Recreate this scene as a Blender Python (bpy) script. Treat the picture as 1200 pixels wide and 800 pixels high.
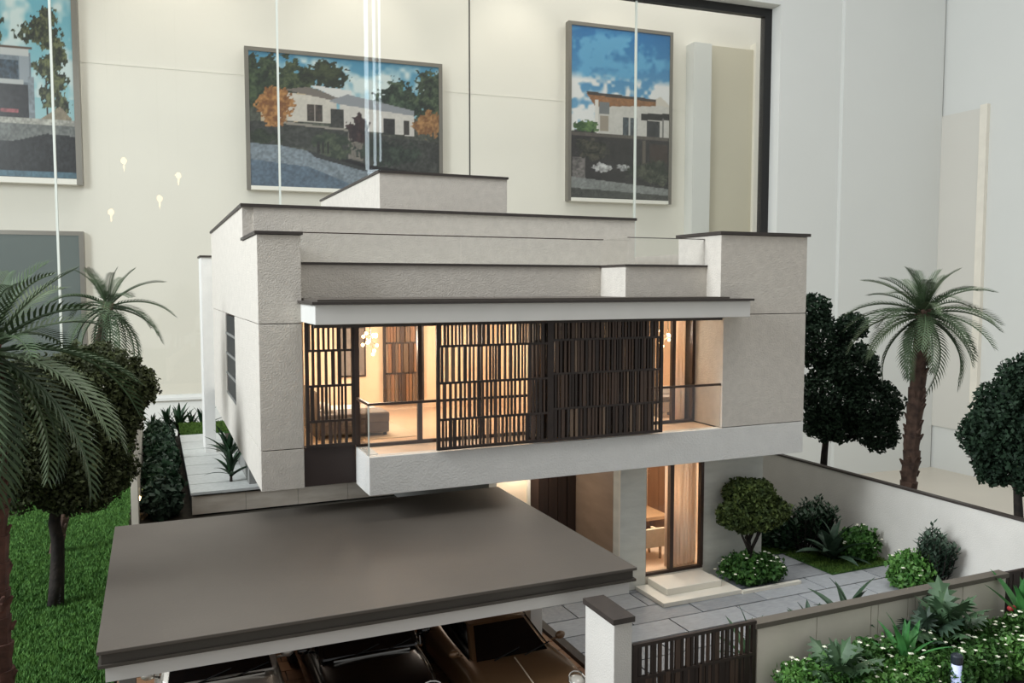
import bpy, math, random
import numpy as np
from mathutils import Vector, Matrix

random.seed(7)
RNG = np.random.default_rng(11)
for o in list(bpy.data.objects):
    bpy.data.objects.remove(o)
SC = bpy.context.scene
COL = SC.collection
# The display model is written in "house metres" (1:10): x along the facade, y into depth, z relative to
# the eye height (model ground = -7, showroom floor = -15).  world = 0.1 * house + (0, 0, 1.5)
S = 0.1
EYE = 1.5
GZ = -7.0
FZ = -15.0

# ------------------------------------------------------------------ camera
cam_d = bpy.data.cameras.new('camera')
cam = bpy.data.objects.new('camera', cam_d)
COL.objects.link(cam)
SC.camera = cam
cam_d.sensor_fit = 'HORIZONTAL'
cam_d.sensor_width = 36.0
cam_d.lens = 36.0 * 972.0 / 1200.0
cam_d.clip_start = 0.01
cam_d.clip_end = 100
cam.location = (0, 0, EYE)
YAW = math.atan(422 / 972.0)
PIT = math.atan(65.5 / 972.0)
cam.rotation_euler = (math.pi / 2 - PIT, 0, -YAW)

# ------------------------------------------------------------------ world, lights, exposure
w = bpy.data.worlds.new('hall_light')
SC.world = w
w.use_nodes = True
w.node_tree.nodes['Background'].inputs[0].default_value = (0.97, 0.985, 1.0, 1)
w.node_tree.nodes['Background'].inputs[1].default_value = 0.42
vs = SC.view_settings
vs.view_transform = 'Standard'
vs.look = 'None'
vs.exposure = 0.08
vs.gamma = 1.0
vs.use_curve_mapping = False


def area(name, loc, target, sx, sy, power, col):
    l = bpy.data.lights.new(name, 'AREA')
    l.shape = 'RECTANGLE'
    l.size, l.size_y = sx, sy
    l.energy = power
    l.color = col
    o = bpy.data.objects.new(name, l)
    COL.objects.link(o)
    o.location = loc
    o.rotation_euler = (Vector(target) - Vector(loc)).to_track_quat('-Z', 'Y').to_euler()
    return o


area('ceiling_or_fill_light', (0.6, 2.2, 5.2), (0.6, 2.2, 0), 2.4, 2.4, 60, (1.0, 0.97, 0.92))
area('ceiling_or_fill_light', (1.2, 0.5, 5.6), (1.0, 1.6, 0.8), 1.8, 1.2, 46, (1.0, 0.97, 0.93))  # added frontal fill high above the viewer, brightens the front faces
area('ceiling_or_fill_light', (3.8, 2.4, 5.2), (3.8, 2.4, 0), 2.0, 2.0, 16, (0.97, 0.98, 0.98))
area('daylight_window_light', (-4.0, 1.3, 3.7), (0.4, 2.0, 1.2), 2.4, 2.2, 330, (0.90, 0.96, 1.0))


# ------------------------------------------------------------------ materials
MATS = {}


def srgb(r, g, b):
    f = lambda c: (c / 255 / 12.92) if c / 255 <= 0.04045 else ((c / 255 + 0.055) / 1.055) ** 2.4
    return (f(r), f(g), f(b))


def mat(name, rgb, rough=0.6, metal=0.0, var=0.0, vscale=20.0, bump=0.0, bscale=300.0, emis=None, estr=0.0,
        stretch=None, spec=0.5, rgb2=None, trans=0.0, coat=0.0):
    m = bpy.data.materials.new(name)
    m.use_nodes = True
    nt = m.node_tree
    b = nt.nodes['Principled BSDF']
    c = srgb(*rgb)
    b.inputs['Base Color'].default_value = (*c, 1)
    b.inputs['Roughness'].default_value = rough
    b.inputs['Metallic'].default_value = metal
    b.inputs['Specular IOR Level'].default_value = spec
    b.inputs['Coat Weight'].default_value = coat
    tc = nt.nodes.new('ShaderNodeTexCoord')
    mp = nt.nodes.new('ShaderNodeMapping')
    nt.links.new(tc.outputs['Object'], mp.inputs[0])
    if stretch:
        mp.inputs['Scale'].default_value = stretch
    if var > 0 or rgb2:
        n = nt.nodes.new('ShaderNodeTexNoise')
        n.inputs['Scale'].default_value = vscale
        n.inputs['Detail'].default_value = 5
        nt.links.new(mp.outputs[0], n.inputs['Vector'])
        r = nt.nodes.new('ShaderNodeValToRGB')
        r.color_ramp.elements[0].position = 0.32
        r.color_ramp.elements[1].position = 0.68
        if rgb2:
            c0, c1 = c, srgb(*rgb2)
        else:
            c0 = tuple(max(0, k * (1 - var)) for k in c)
            c1 = tuple(min(1, k * (1 + var)) for k in c)
        r.color_ramp.elements[0].color = (*c0, 1)
        r.color_ramp.elements[1].color = (*c1, 1)
        nt.links.new(n.outputs['Fac'], r.inputs[0])
        nt.links.new(r.outputs[0], b.inputs['Base Color'])
    if bump > 0:
        n2 = nt.nodes.new('ShaderNodeTexNoise')
        n2.inputs['Scale'].default_value = bscale
        n2.inputs['Detail'].default_value = 3
        nt.links.new(mp.outputs[0], n2.inputs['Vector'])
        bp = nt.nodes.new('ShaderNodeBump')
        bp.inputs['Strength'].default_value = bump
        bp.inputs['Distance'].default_value = 0.003
        nt.links.new(n2.outputs['Fac'], bp.inputs['Height'])
        nt.links.new(bp.outputs[0], b.inputs['Normal'])
    if emis:
        b.inputs['Emission Color'].default_value = (*srgb(*emis), 1)
        b.inputs['Emission Strength'].default_value = estr
    MATS[name] = m
    return m


def glass(name, tint=(0.97, 0.985, 0.98), f0=0.04):
    """clear pane: transparent with a mirror coat that grows at grazing angles"""
    m = bpy.data.materials.new(name)
    m.use_nodes = True
    nt = m.node_tree
    for n in list(nt.nodes):
        nt.nodes.remove(n)
    out = nt.nodes.new('ShaderNodeOutputMaterial')
    t = nt.nodes.new('ShaderNodeBsdfTransparent')
    t.inputs[0].default_value = (*tint, 1)
    g = nt.nodes.new('ShaderNodeBsdfGlossy')
    g.inputs['Roughness'].default_value = 0.0
    lw = nt.nodes.new('ShaderNodeLayerWeight')
    lw.inputs['Blend'].default_value = 0.5
    pw = nt.nodes.new('ShaderNodeMath')
    pw.operation = 'POWER'
    pw.inputs[1].default_value = 5.0
    ma = nt.nodes.new('ShaderNodeMath')
    ma.operation = 'MULTIPLY_ADD'
    ma.inputs[1].default_value = 1 - f0
    ma.inputs[2].default_value = f0
    mx = nt.nodes.new('ShaderNodeMixShader')
    nt.links.new(lw.outputs['Facing'], pw.inputs[0])
    nt.links.new(pw.outputs[0], ma.inputs[0])
    nt.links.new(ma.outputs[0], mx.inputs[0])
    nt.links.new(t.outputs[0], mx.inputs[1])
    nt.links.new(g.outputs[0], mx.inputs[2])
    nt.links.new(mx.outputs[0], out.inputs[0])
    MATS[name] = m
    return m


def leafmat(name, a, b, vscale=35.0, rough=0.55, ob=True):
    return mat(name, a, rough, rgb2=b, vscale=vscale, spec=0.35)


mat('stucco', (205, 199, 189), 0.85, var=0.05, vscale=60, bump=0.6, bscale=330)
mat('stucco_white', (222, 221, 216), 0.8, var=0.03, vscale=25, bump=0.5, bscale=300)
mat('white_fascia', (216, 215, 210), 0.6, var=0.02)
mat('dark_cap', (58, 52, 48), 0.5, var=0.12, vscale=60)
mat('roof_taupe', (84, 78, 71), 0.62, var=0.06, vscale=7, bump=0.08, bscale=200, spec=0.4)
mat('roof_edge', (70, 65, 58), 0.5, var=0.05)
mat('dark_wood', (52, 38, 31), 0.5, var=0.25, vscale=60, stretch=(1, 1, 0.1))
mat('dark_wood_b', (74, 56, 46), 0.5, var=0.2, vscale=60, stretch=(1, 1, 0.1))
mat('slat_dark', (44, 34, 29), 0.5, var=0.25, vscale=40)
mat('slat_mid', (72, 56, 46), 0.5, var=0.2, vscale=40)
mat('slat_light', (110, 92, 76), 0.5, var=0.2, vscale=40)
mat('frame_bronze', (62, 46, 38), 0.45, var=0.08)
mat('panel_brown', (52, 40, 36), 0.55, var=0.06)
mat('peach_wall', (240, 217, 190), 0.7, var=0.03)
mat('peach_floor', (224, 198, 172), 0.35, var=0.06, vscale=15)
mat('interior_white', (238, 226, 208), 0.7)
mat('entry_stone', (150, 128, 110), 0.5, var=0.1, vscale=12, stretch=(1, 1, 4))
mat('grey_stone', (206, 206, 197), 0.6, var=0.08, vscale=14, stretch=(1, 1, 3.5), bump=0.15, bscale=60)
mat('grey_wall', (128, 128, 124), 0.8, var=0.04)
mat('marble', (196, 184, 168), 0.45, rgb2=(222, 212, 198), vscale=10, stretch=(1, 1, 5))
mat('marble_white', (226, 221, 208), 0.35, var=0.04, vscale=12)
mat('paver', (146, 149, 152), 0.6, var=0.12, vscale=90, bump=0.1, bscale=500)
mat('paver_b', (154, 157, 160), 0.6, var=0.1, vscale=90, bump=0.1, bscale=500)
mat('paver_c', (138, 141, 144), 0.6, var=0.12, vscale=90, bump=0.1, bscale=500)
mat('paver_light', (192, 194, 190), 0.6, var=0.08, vscale=70)
mat('joint_dark', (70, 68, 64), 0.9)
mat('clad_beige', (214, 207, 193), 0.7, var=0.04, vscale=20)
mat('garden_wall', (206, 203, 196), 0.85, var=0.03, bump=0.3, bscale=420)
mat('cap_brown', (90, 84, 75), 0.5, var=0.06)
mat('carport_floor', (142, 106, 78), 0.45, var=0.14, vscale=60)
mat('carport_floor_b', (124, 90, 66), 0.45, var=0.14, vscale=60)
mat('base_board', (196, 188, 174), 0.6)
mat('soil', (52, 46, 36), 0.95, var=0.3, vscale=80)
mat('turf', (44, 80, 28), 0.95, rgb2=(64, 106, 40), vscale=60, bump=0.5, bscale=250)
leafmat('grass', (46, 86, 32), (86, 128, 56), 70, 0.8)
leafmat('grass_dark', (52, 80, 26), (84, 112, 40), 70, 0.8)
leafmat('palm_leaf', (48, 66, 44), (76, 96, 66), 25, 0.5)
leafmat('palm_leaf_b', (46, 62, 42), (72, 90, 62), 25, 0.5)
leafmat('palm_leaf_c', (62, 78, 54), (96, 112, 82), 25, 0.45)
mat('palm_trunk', (58, 43, 36), 0.85, rgb2=(96, 74, 62), vscale=55, bump=0.6, bscale=120)
mat('palm_trunk_red', (62, 38, 30), 0.85, rgb2=(92, 58, 46), vscale=55, bump=0.6, bscale=120)
mat('bark', (24, 19, 16), 0.9, rgb2=(44, 36, 30), vscale=70, bump=0.5, bscale=150)
leafmat('leaf_deep', (16, 34, 22), (32, 56, 34), 60, 0.75)
leafmat('leaf_olive', (34, 40, 20), (64, 72, 36), 60, 0.75)
leafmat('leaf_topiary', (40, 56, 24), (78, 92, 40), 60, 0.7)
leafmat('leaf_mid', (34, 70, 26), (70, 110, 46), 60, 0.6)
leafmat('leaf_fresh', (48, 92, 36), (96, 140, 66), 60, 0.5)
leafmat('leaf_blue', (34, 52, 40), (66, 88, 70), 50, 0.5)
leafmat('leaf_dark', (22, 44, 28), (42, 70, 44), 50, 0.5)
leafmat('agave', (40, 66, 44), (78, 104, 74), 30, 0.45)
leafmat('agave_green', (36, 92, 44), (70, 126, 66), 30, 0.4)
mat('petal', (236, 236, 214), 0.6)
mat('petal_red', (176, 58, 58), 0.6)
mat('car_bronze', (122, 94, 66), 0.3, metal=0.4, coat=0.6)
mat('car_black', (10, 10, 11), 0.25, coat=0.6)
mat('car_silver', (176, 170, 160), 0.3, metal=0.5, coat=0.6)
mat('window_dark', (40, 42, 44), 0.5, spec=0.2)
mat('car_glass', (8, 9, 11), 0.08, spec=0.6)
mat('tyre', (16, 16, 16), 0.8)
mat('chrome', (214, 212, 206), 0.15, metal=1.0)
mat('lamp_lens', (210, 206, 196), 0.12, spec=0.8)
mat('fabric_grey', (128, 122, 118), 0.9, var=0.08, vscale=80)
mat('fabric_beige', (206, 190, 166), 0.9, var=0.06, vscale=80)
mat('fabric_white', (226, 218, 208), 0.9)
mat('curtain', (236, 222, 206), 0.9, var=0.015, vscale=40, stretch=(1, 1, 0.1))
_nt = MATS['curtain'].node_tree
_tr = _nt.nodes.new('ShaderNodeBsdfTranslucent')
_tr.inputs[0].default_value = (*srgb(238, 224, 208), 1)
_mx = _nt.nodes.new('ShaderNodeMixShader')
_mx.inputs[0].default_value = 0.5
_nt.links.new(_nt.nodes['Principled BSDF'].outputs[0], _mx.inputs[1])
_nt.links.new(_tr.outputs[0], _mx.inputs[2])
_nt.links.new(_mx.outputs[0], _nt.nodes['Material Output'].inputs[0])
mat('desk_wood', (170, 136, 100), 0.45, var=0.14, vscale=40, stretch=(0.2, 1, 1))
mat('cabinet_wood', (138, 104, 78), 0.5, var=0.14, vscale=40, stretch=(1, 1, 0.1))
mat('bulb_warm', (255, 226, 170), 0.4, emis=(255, 214, 150), estr=14.0)
mat('bulb_pendant', (255, 232, 190), 0.4, emis=(255, 222, 165), estr=9.0)
mat('tube_glow', (226, 236, 240), 0.4, emis=(220, 236, 245), estr=6.5)
mat('bollard_glow', (226, 232, 255), 0.4, emis=(176, 190, 250), estr=0.4)
mat('bollard_cap', (40, 46, 54), 0.4)
mat('hall_white', (210, 212, 208), 0.8, var=0.01, vscale=2)
mat('hall_panel', (206, 204, 196), 0.7, var=0.01, vscale=2)
mat('hall_floor', (206, 198, 184), 0.35, var=0.03, vscale=2)
mat('gallery_cream', (224, 221, 211), 0.8, var=0.015, vscale=1.5)
mat('gallery_beige', (200, 194, 174), 0.75)
mat('black_frame', (16, 16, 17), 0.4)
mat('picture_frame', (128, 124, 116), 0.35, metal=0.6)
mat('pic_edge', (226, 224, 216), 0.4)
mat('screen_grey', (96, 106, 104), 0.2, spec=0.6)
mat('joint_seal', (208, 214, 206), 0.3, spec=0.7)
glass('glass_clear')
glass('glass_warm', (0.98, 0.95, 0.92), 0.03)
glass('glass_rail', (0.985, 0.985, 0.98), 0.05)
glass('glass_hall', (0.985, 0.99, 0.982), 0.035)


# ------------------------------------------------------------------ mesh helpers
ORG = {}


class MB:
    """collects geometry in house metres"""
    def __init__(s):
        s.v, s.f = [], []

    def add(s, vs, fs):
        n = len(s.v)
        s.v += [tuple(p) for p in vs]
        s.f += [tuple(i + n for i in f) for f in fs]
        return s

    def box(s, x0, x1, y0, y1, z0, z1):
        return s.add([(x0, y0, z0), (x1, y0, z0), (x1, y1, z0), (x0, y1, z0),
                      (x0, y0, z1), (x1, y0, z1), (x1, y1, z1), (x0, y1, z1)],
                     [(0, 3, 2, 1), (4, 5, 6, 7), (0, 1, 5, 4), (1, 2, 6, 5), (2, 3, 7, 6), (3, 0, 4, 7)])

    def prism(s, poly, z0, z1):
        n = len(poly)
        vs = [(x, y, z0) for x, y in poly] + [(x, y, z1) for x, y in poly]
        fs = [tuple(range(n - 1, -1, -1)), tuple(range(n, 2 * n))]
        fs += [(i, (i + 1) % n, n + (i + 1) % n, n + i) for i in range(n)]
        return s.add(vs, fs)

    def tube(s, pts, rad, seg=8, cap=True):
        pts = [Vector(p) for p in pts]
        if not hasattr(rad, '__len__'):
            rad = [rad] * len(pts)
        vs, fs = [], []
        prev = None
        for i, p in enumerate(pts):
            t = (pts[min(i + 1, len(pts) - 1)] - pts[max(i - 1, 0)])
            t = t.normalized() if t.length > 1e-9 else Vector((0, 0, 1))
            if prev is None:
                a = Vector((1, 0, 0)) if abs(t.x) < 0.8 else Vector((0, 1, 0))
                n = (a - t * a.dot(t)).normalized()
            else:
                n = (prev - t * prev.dot(t)).normalized()
            prev = n
            b = t.cross(n)
            for k in range(seg):
                a = 2 * math.pi * k / seg
                vs.append(p + (n * math.cos(a) + b * math.sin(a)) * rad[i])
        for i in range(len(pts) - 1):
            for k in range(seg):
                k2 = (k + 1) % seg
                fs.append((i * seg + k, i * seg + k2, (i + 1) * seg + k2, (i + 1) * seg + k))
        if cap:
            fs.append(tuple(range(seg - 1, -1, -1)))
            fs.append(tuple((len(pts) - 1) * seg + k for k in range(seg)))
        return s.add(vs, fs)

    def lathe(s, prof, c, seg=16):
        n = len(prof)
        vs, fs = [], []
        for r, z in prof:
            for k in range(seg):
                a = 2 * math.pi * k / seg
                vs.append((c[0] + r * math.cos(a), c[1] + r * math.sin(a), c[2] + z))
        for i in range(n - 1):
            for k in range(seg):
                k2 = (k + 1) % seg
                fs.append((i * seg + k, i * seg + k2, (i + 1) * seg + k2, (i + 1) * seg + k))
        fs.append(tuple(range(seg - 1, -1, -1)))
        fs.append(tuple((n - 1) * seg + k for k in range(seg)))
        return s.add(vs, fs)

    def ball(s, c, r, seg=10, rings=6, sc=(1, 1, 1)):
        prof = []
        vs, fs = [], []
        for i in range(rings + 1):
            a = math.pi * i / rings
            for k in range(seg):
                t = 2 * math.pi * k / seg
                vs.append((c[0] + r * sc[0] * math.sin(a) * math.cos(t), c[1] + r * sc[1] * math.sin(a) * math.sin(t),
                           c[2] - r * sc[2] * math.cos(a)))
        for i in range(rings):
            for k in range(seg):
                k2 = (k + 1) % seg
                fs.append((i * seg + k, i * seg + k2, (i + 1) * seg + k2, (i + 1) * seg + k))
        return s.add(vs, fs)

    def map(s, fn):
        s.v = [tuple(fn(*p)) for p in s.v]
        return s


def to_mesh(name, v, f, m, org=(0, 0, 0), smooth=False):
    me = bpy.data.meshes.new(name)
    v = (np.asarray(v, dtype=np.float64) - np.asarray(org)) * S
    if isinstance(f, np.ndarray):
        k = f.shape[1]
        me.vertices.add(len(v))
        me.vertices.foreach_set('co', v.astype(np.float32).ravel())
        me.loops.add(f.size)
        me.loops.foreach_set('vertex_index', f.astype(np.int32).ravel())
        me.polygons.add(len(f))
        me.polygons.foreach_set('loop_start', np.arange(0, f.size, k, dtype=np.int32))
        me.update(calc_edges=True)
    else:
        me.from_pydata(v.tolist(), [], f)
    if smooth:
        me.polygons.foreach_set('use_smooth', [True] * len(me.polygons))
    if m:
        me.materials.append(MATS[m] if isinstance(m, str) else m)
    return me


def wl(p):
    return Vector((p[0] * S, p[1] * S, p[2] * S + EYE))


def tag(o, label=None, cat=None, group=None, kind=None):
    if label:
        o['label'] = label
    if cat:
        o['category'] = cat
    if group:
        o['group'] = group
    if kind:
        o['kind'] = kind
    return o


def thing(name, org, label=None, cat=None, group=None, kind=None):
    o = bpy.data.objects.new(name, None)
    o.empty_display_size = 0.02
    COL.objects.link(o)
    o.location = wl(org)
    ORG[o.name] = tuple(org)
    return tag(o, label, cat, group, kind)


def obj(name, mb, m, parent=None, org=None, smooth=False, bev=0.0):
    """a mesh object; verts in absolute house coordinates"""
    if parent is not None:
        org = ORG[parent.name]
    elif org is None:
        a = np.asarray(mb.v)
        org = (float(a[:, 0].mean()), float(a[:, 1].mean()), float(a[:, 2].min()))
    v, f = (mb.v, mb.f) if isinstance(mb, MB) else mb
    me = to_mesh(name, v, f, m, org, smooth)
    o = bpy.data.objects.new(name, me)
    COL.objects.link(o)
    ORG[o.name] = tuple(org)
    if parent is not None:
        o.parent = parent
    else:
        o.location = wl(org)
    if bev > 0:
        b = o.modifiers.new('bevel', 'BEVEL')
        b.width = bev * S
        b.segments = 2
        b.limit_method = 'ANGLE'
    return o


def inst(name, me, parent, loc, scale=(1, 1, 1), rot=(0, 0, 0)):
    """a copy sharing mesh data, placed in the parent's frame (loc in absolute house coordinates)"""
    o = bpy.data.objects.new(name, me)
    COL.objects.link(o)
    o.parent = parent
    g = ORG[parent.name]
    o.location = [(loc[i] - g[i]) * S for i in range(3)]
    o.scale = scale
    o.rotation_euler = rot
    return o


def bx(*a):
    return MB().box(*a)


UNIT = {}


def unit_box(m):
    """1 house metre cube, centred in x,y, base at z=0"""
    if m not in UNIT:
        UNIT[m] = to_mesh('slat', *[(b.v, b.f) for b in [bx(-.5, .5, -.5, .5, 0, 1)]][0], m)
    return UNIT[m]


# ------------------------------------------------------------------ the showroom (structure)
TH = math.atan((3300 - 600) / 972.0) + YAW
UX, UY = math.sin(TH), math.cos(TH)
NX, NY = -UY, UX
CX, CY = 58.86, 48.84


def wall_xyz(u, t, z):
    return (CX + u * UX + t * NX, CY + u * UY + t * NY, z)


def wbox(u0, u1, t0, t1, z0, z1):
    return MB().box(u0, u1, t0, t1, z0, z1).map(wall_xyz)


CEIL = 37.0
fl = obj('floor', bx(-60, 75, -45, 76, FZ - 1, FZ), 'hall_floor')
tag(fl, 'pale beige showroom floor', 'floor', kind='structure')
# front wall with a big window opening
fw = MB()
for a in [(-15.5, 0, 0, 2.2, FZ, CEIL), (-110, -15.5, 0, 2.2, 20.75, CEIL), (-110, -15.5, 0, 2.2, FZ, -6.75)]:
    w_ = wbox(*a)
    fw.add(w_.v, w_.f)
tag(obj('wall_front', fw, 'hall_white'), 'white showroom wall around the big window', 'wall', kind='structure')
tag(obj('wall_pier', wbox(-9.9, 0.0, -0.35, 0, FZ, CEIL), 'hall_white'), 'shallow white pier beside the window', 'wall', kind='structure')
sw = obj('wall_right', bx(59.0, 62, -20, 50.5, FZ, CEIL), 'hall_white')
tag(sw, 'white side wall of the showroom on the right', 'wall', kind='structure')
dp = thing('door_1', (59, 47, -11.5), 'flush pale panel door in the right side wall', 'door', kind='structure')
obj('door_leaf', bx(58.85, 59.0, 45.0, 48.6, -11.5, 13.6), 'hall_panel', dp)
obj('door_edge', bx(58.65, 59.0, 44.4, 45.0, -11.5, 13.8), 'marble_white', dp)
# gallery behind the window
tag(obj('wall_gallery', wbox(-120, 22, 20, 21, FZ, 40), 'gallery_cream'), 'cream gallery wall with pictures behind the glass', 'wall', kind='structure')
for i, (a, b) in enumerate([((-33.62, -33.5, 19.97, 20.0, -6, 40), 'joint_dark')]):
    tag(obj('trim_1', wbox(*a), b), 'thin dark vertical joint in the cream gallery wall', 'trim', kind='structure')
tag(obj('trim_2', wbox(-120, -9, 19.98, 20.0, 17.15, 17.3), 'gallery_cream'), 'thin horizontal ledge along the cream gallery wall', 'trim', kind='structure')
gj = thing('door_2', wall_xyz(-6.5, 19.5, FZ), 'beige gallery door between pale jambs behind the glass', 'door', kind='structure')
obj('door_jamb', wbox(-11.3, -9.3, 18.6, 20, FZ, 23.5), 'hall_white', gj)
obj('door_leaf', wbox(-9.3, -3.9, 19.4, 19.9, FZ, 23.6), 'gallery_beige', gj)
obj('door_jamb', wbox(-3.9, -3.3, 19.0, 20, FZ, 24.2), 'gallery_cream', gj)
obj('door_leaf', wbox(-3.3, 5, 19.3, 19.9, FZ, 14), 'gallery_beige', gj)
obj('door_handle', MB().ball(wall_xyz(-2.75, 19.2, 13.0), 0.55, sc=(1, 1, 0.8)), 'picture_frame', gj, smooth=True)

# window: black frame and glass panes
win = thing('window_1', wall_xyz(-60, 1.3, -6.75), 'big black-framed showroom window of tall glass panes', 'window', kind='structure')
T0, T1 = 1.05, 1.55
obj('window_frame', wbox(-16.15, -15.5, T0, T1, -6.75, 20.75), 'black_frame', win)
obj('window_frame', wbox(-110, -16.15, T0, T1, 20.15, 20.75), 'black_frame', win)
obj('window_sill', wbox(-110, -15.5, -0.15, T1, -6.75, -6.6), 'hall_white', win)
gu = [-110, -63.9, -51.55, -26.85, -16.15]
gap = 0.06
for i in range(4):
    obj('pane', wbox(gu[i] + gap, gu[i + 1] - gap, 1.25, 1.37, -6.6, 20.15), 'glass_hall', win)
for uu in gu[1:4]:
    obj('pane_joint', wbox(uu - gap, uu + gap, 1.22, 1.4, -6.6, 20.15), 'joint_seal', win)


# ---- printed pictures on the gallery wall
def vnoise(h, w, cell, seed):
    r = np.random.default_rng(seed)
    gh, gw = int(h / cell) + 3, int(w / cell) + 3
    g = r.random((gh, gw))
    y = np.arange(h) / cell
    x = np.arange(w) / cell
    yi, xi = y.astype(int), x.astype(int)
    fy, fx = (y - yi)[:, None], (x - xi)[None, :]
    fy, fx = fy * fy * (3 - 2 * fy), fx * fx * (3 - 2 * fx)
    a = g[np.ix_(yi, xi)]; b = g[np.ix_(yi, xi + 1)]; c = g[np.ix_(yi + 1, xi)]; d_ = g[np.ix_(yi + 1, xi + 1)]
    return (a * (1 - fx) + b * fx) * (1 - fy) + (c * (1 - fx) + d_ * fx) * fy


def fbm(h, w, cell, seed):
    return 0.5 * vnoise(h, w, cell, seed) + 0.3 * vnoise(h, w, cell / 2.2, seed + 1) + 0.2 * vnoise(h, w, max(cell / 5, 1.2), seed + 2)


class Paint:
    def __init__(s, w, h):
        s.w, s.h = w, h
        s.a = np.zeros((h, w, 3))
        s.X, s.Y = np.meshgrid((np.arange(w) + .5) / w, (np.arange(h) + .5) / h)

    def grad(s, y0, y1, c0, c1):
        t = np.clip((s.Y - y0) / (y1 - y0), 0, 1)[..., None]
        m = (s.Y >= y0) & (s.Y <= y1)
        v = np.array(c0) * (1 - t) + np.array(c1) * t
        s.a[m] = v[m]

    def poly(s, pts, c, tex=0.0, seed=1):
        m = np.zeros_like(s.X, bool)
        n = len(pts)
        for i in range(n):
            x0, y0 = pts[i]; x1, y1 = pts[(i + 1) % n]
            if y0 == y1:
                continue
            cond = ((y0 > s.Y) != (y1 > s.Y)) & (s.X < (x1 - x0) * (s.Y - y0) / (y1 - y0) + x0)
            m ^= cond
        s.fill(m, c, tex, seed)

    def rect(s, x0, x1, y0, y1, c, tex=0.0, seed=1):
        s.fill((s.X >= x0) & (s.X <= x1) & (s.Y >= y0) & (s.Y <= y1), c, tex, seed)

    def fill(s, m, c, tex, seed):
        v = np.ones_like(s.a) * np.array(c, float)
        if tex:
            v = v * (1 + tex * (0.5 * fbm(s.h, s.w, 7, seed) + 0.5 * vnoise(s.h, s.w, 1.8, seed + 5) - 0.5)[..., None] * 2.4)
        s.a[m] = v[m]

    def blob(s, cx, cy, rx, ry, c0, c1, seed, thr=0.5, cell=9):
        n = fbm(s.h, s.w, cell, seed)
        e = ((s.X - cx) / rx) ** 2 + ((s.Y - cy) / ry) ** 2
        m = e + (n - 0.5) * 2.2 + (vnoise(s.h, s.w, 2.2, seed + 3) - 0.5) * 0.9 < 1 - (thr - 0.5)
        t = np.clip((0.5 * vnoise(s.h, s.w, 5, seed + 9) + 0.5 * vnoise(s.h, s.w, 1.6, seed + 8) - 0.3) / 0.45, 0, 1)[..., None]
        v = np.array(c0) * (1 - t) + np.array(c1) * t
        s.a[m] = v[m]

    def cloud(s, y0, y1, c, seed, lo=0.45, hi=0.65, cell=26):
        n = fbm(s.h, s.w, cell, seed)
        k = np.clip((n - lo) / (hi - lo), 0, 1) * np.clip((s.Y - y0) / 0.05, 0, 1) * (s.Y <= y1)
        k = k[..., None]
        s.a = s.a * (1 - k) + np.array(c) * k


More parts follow.
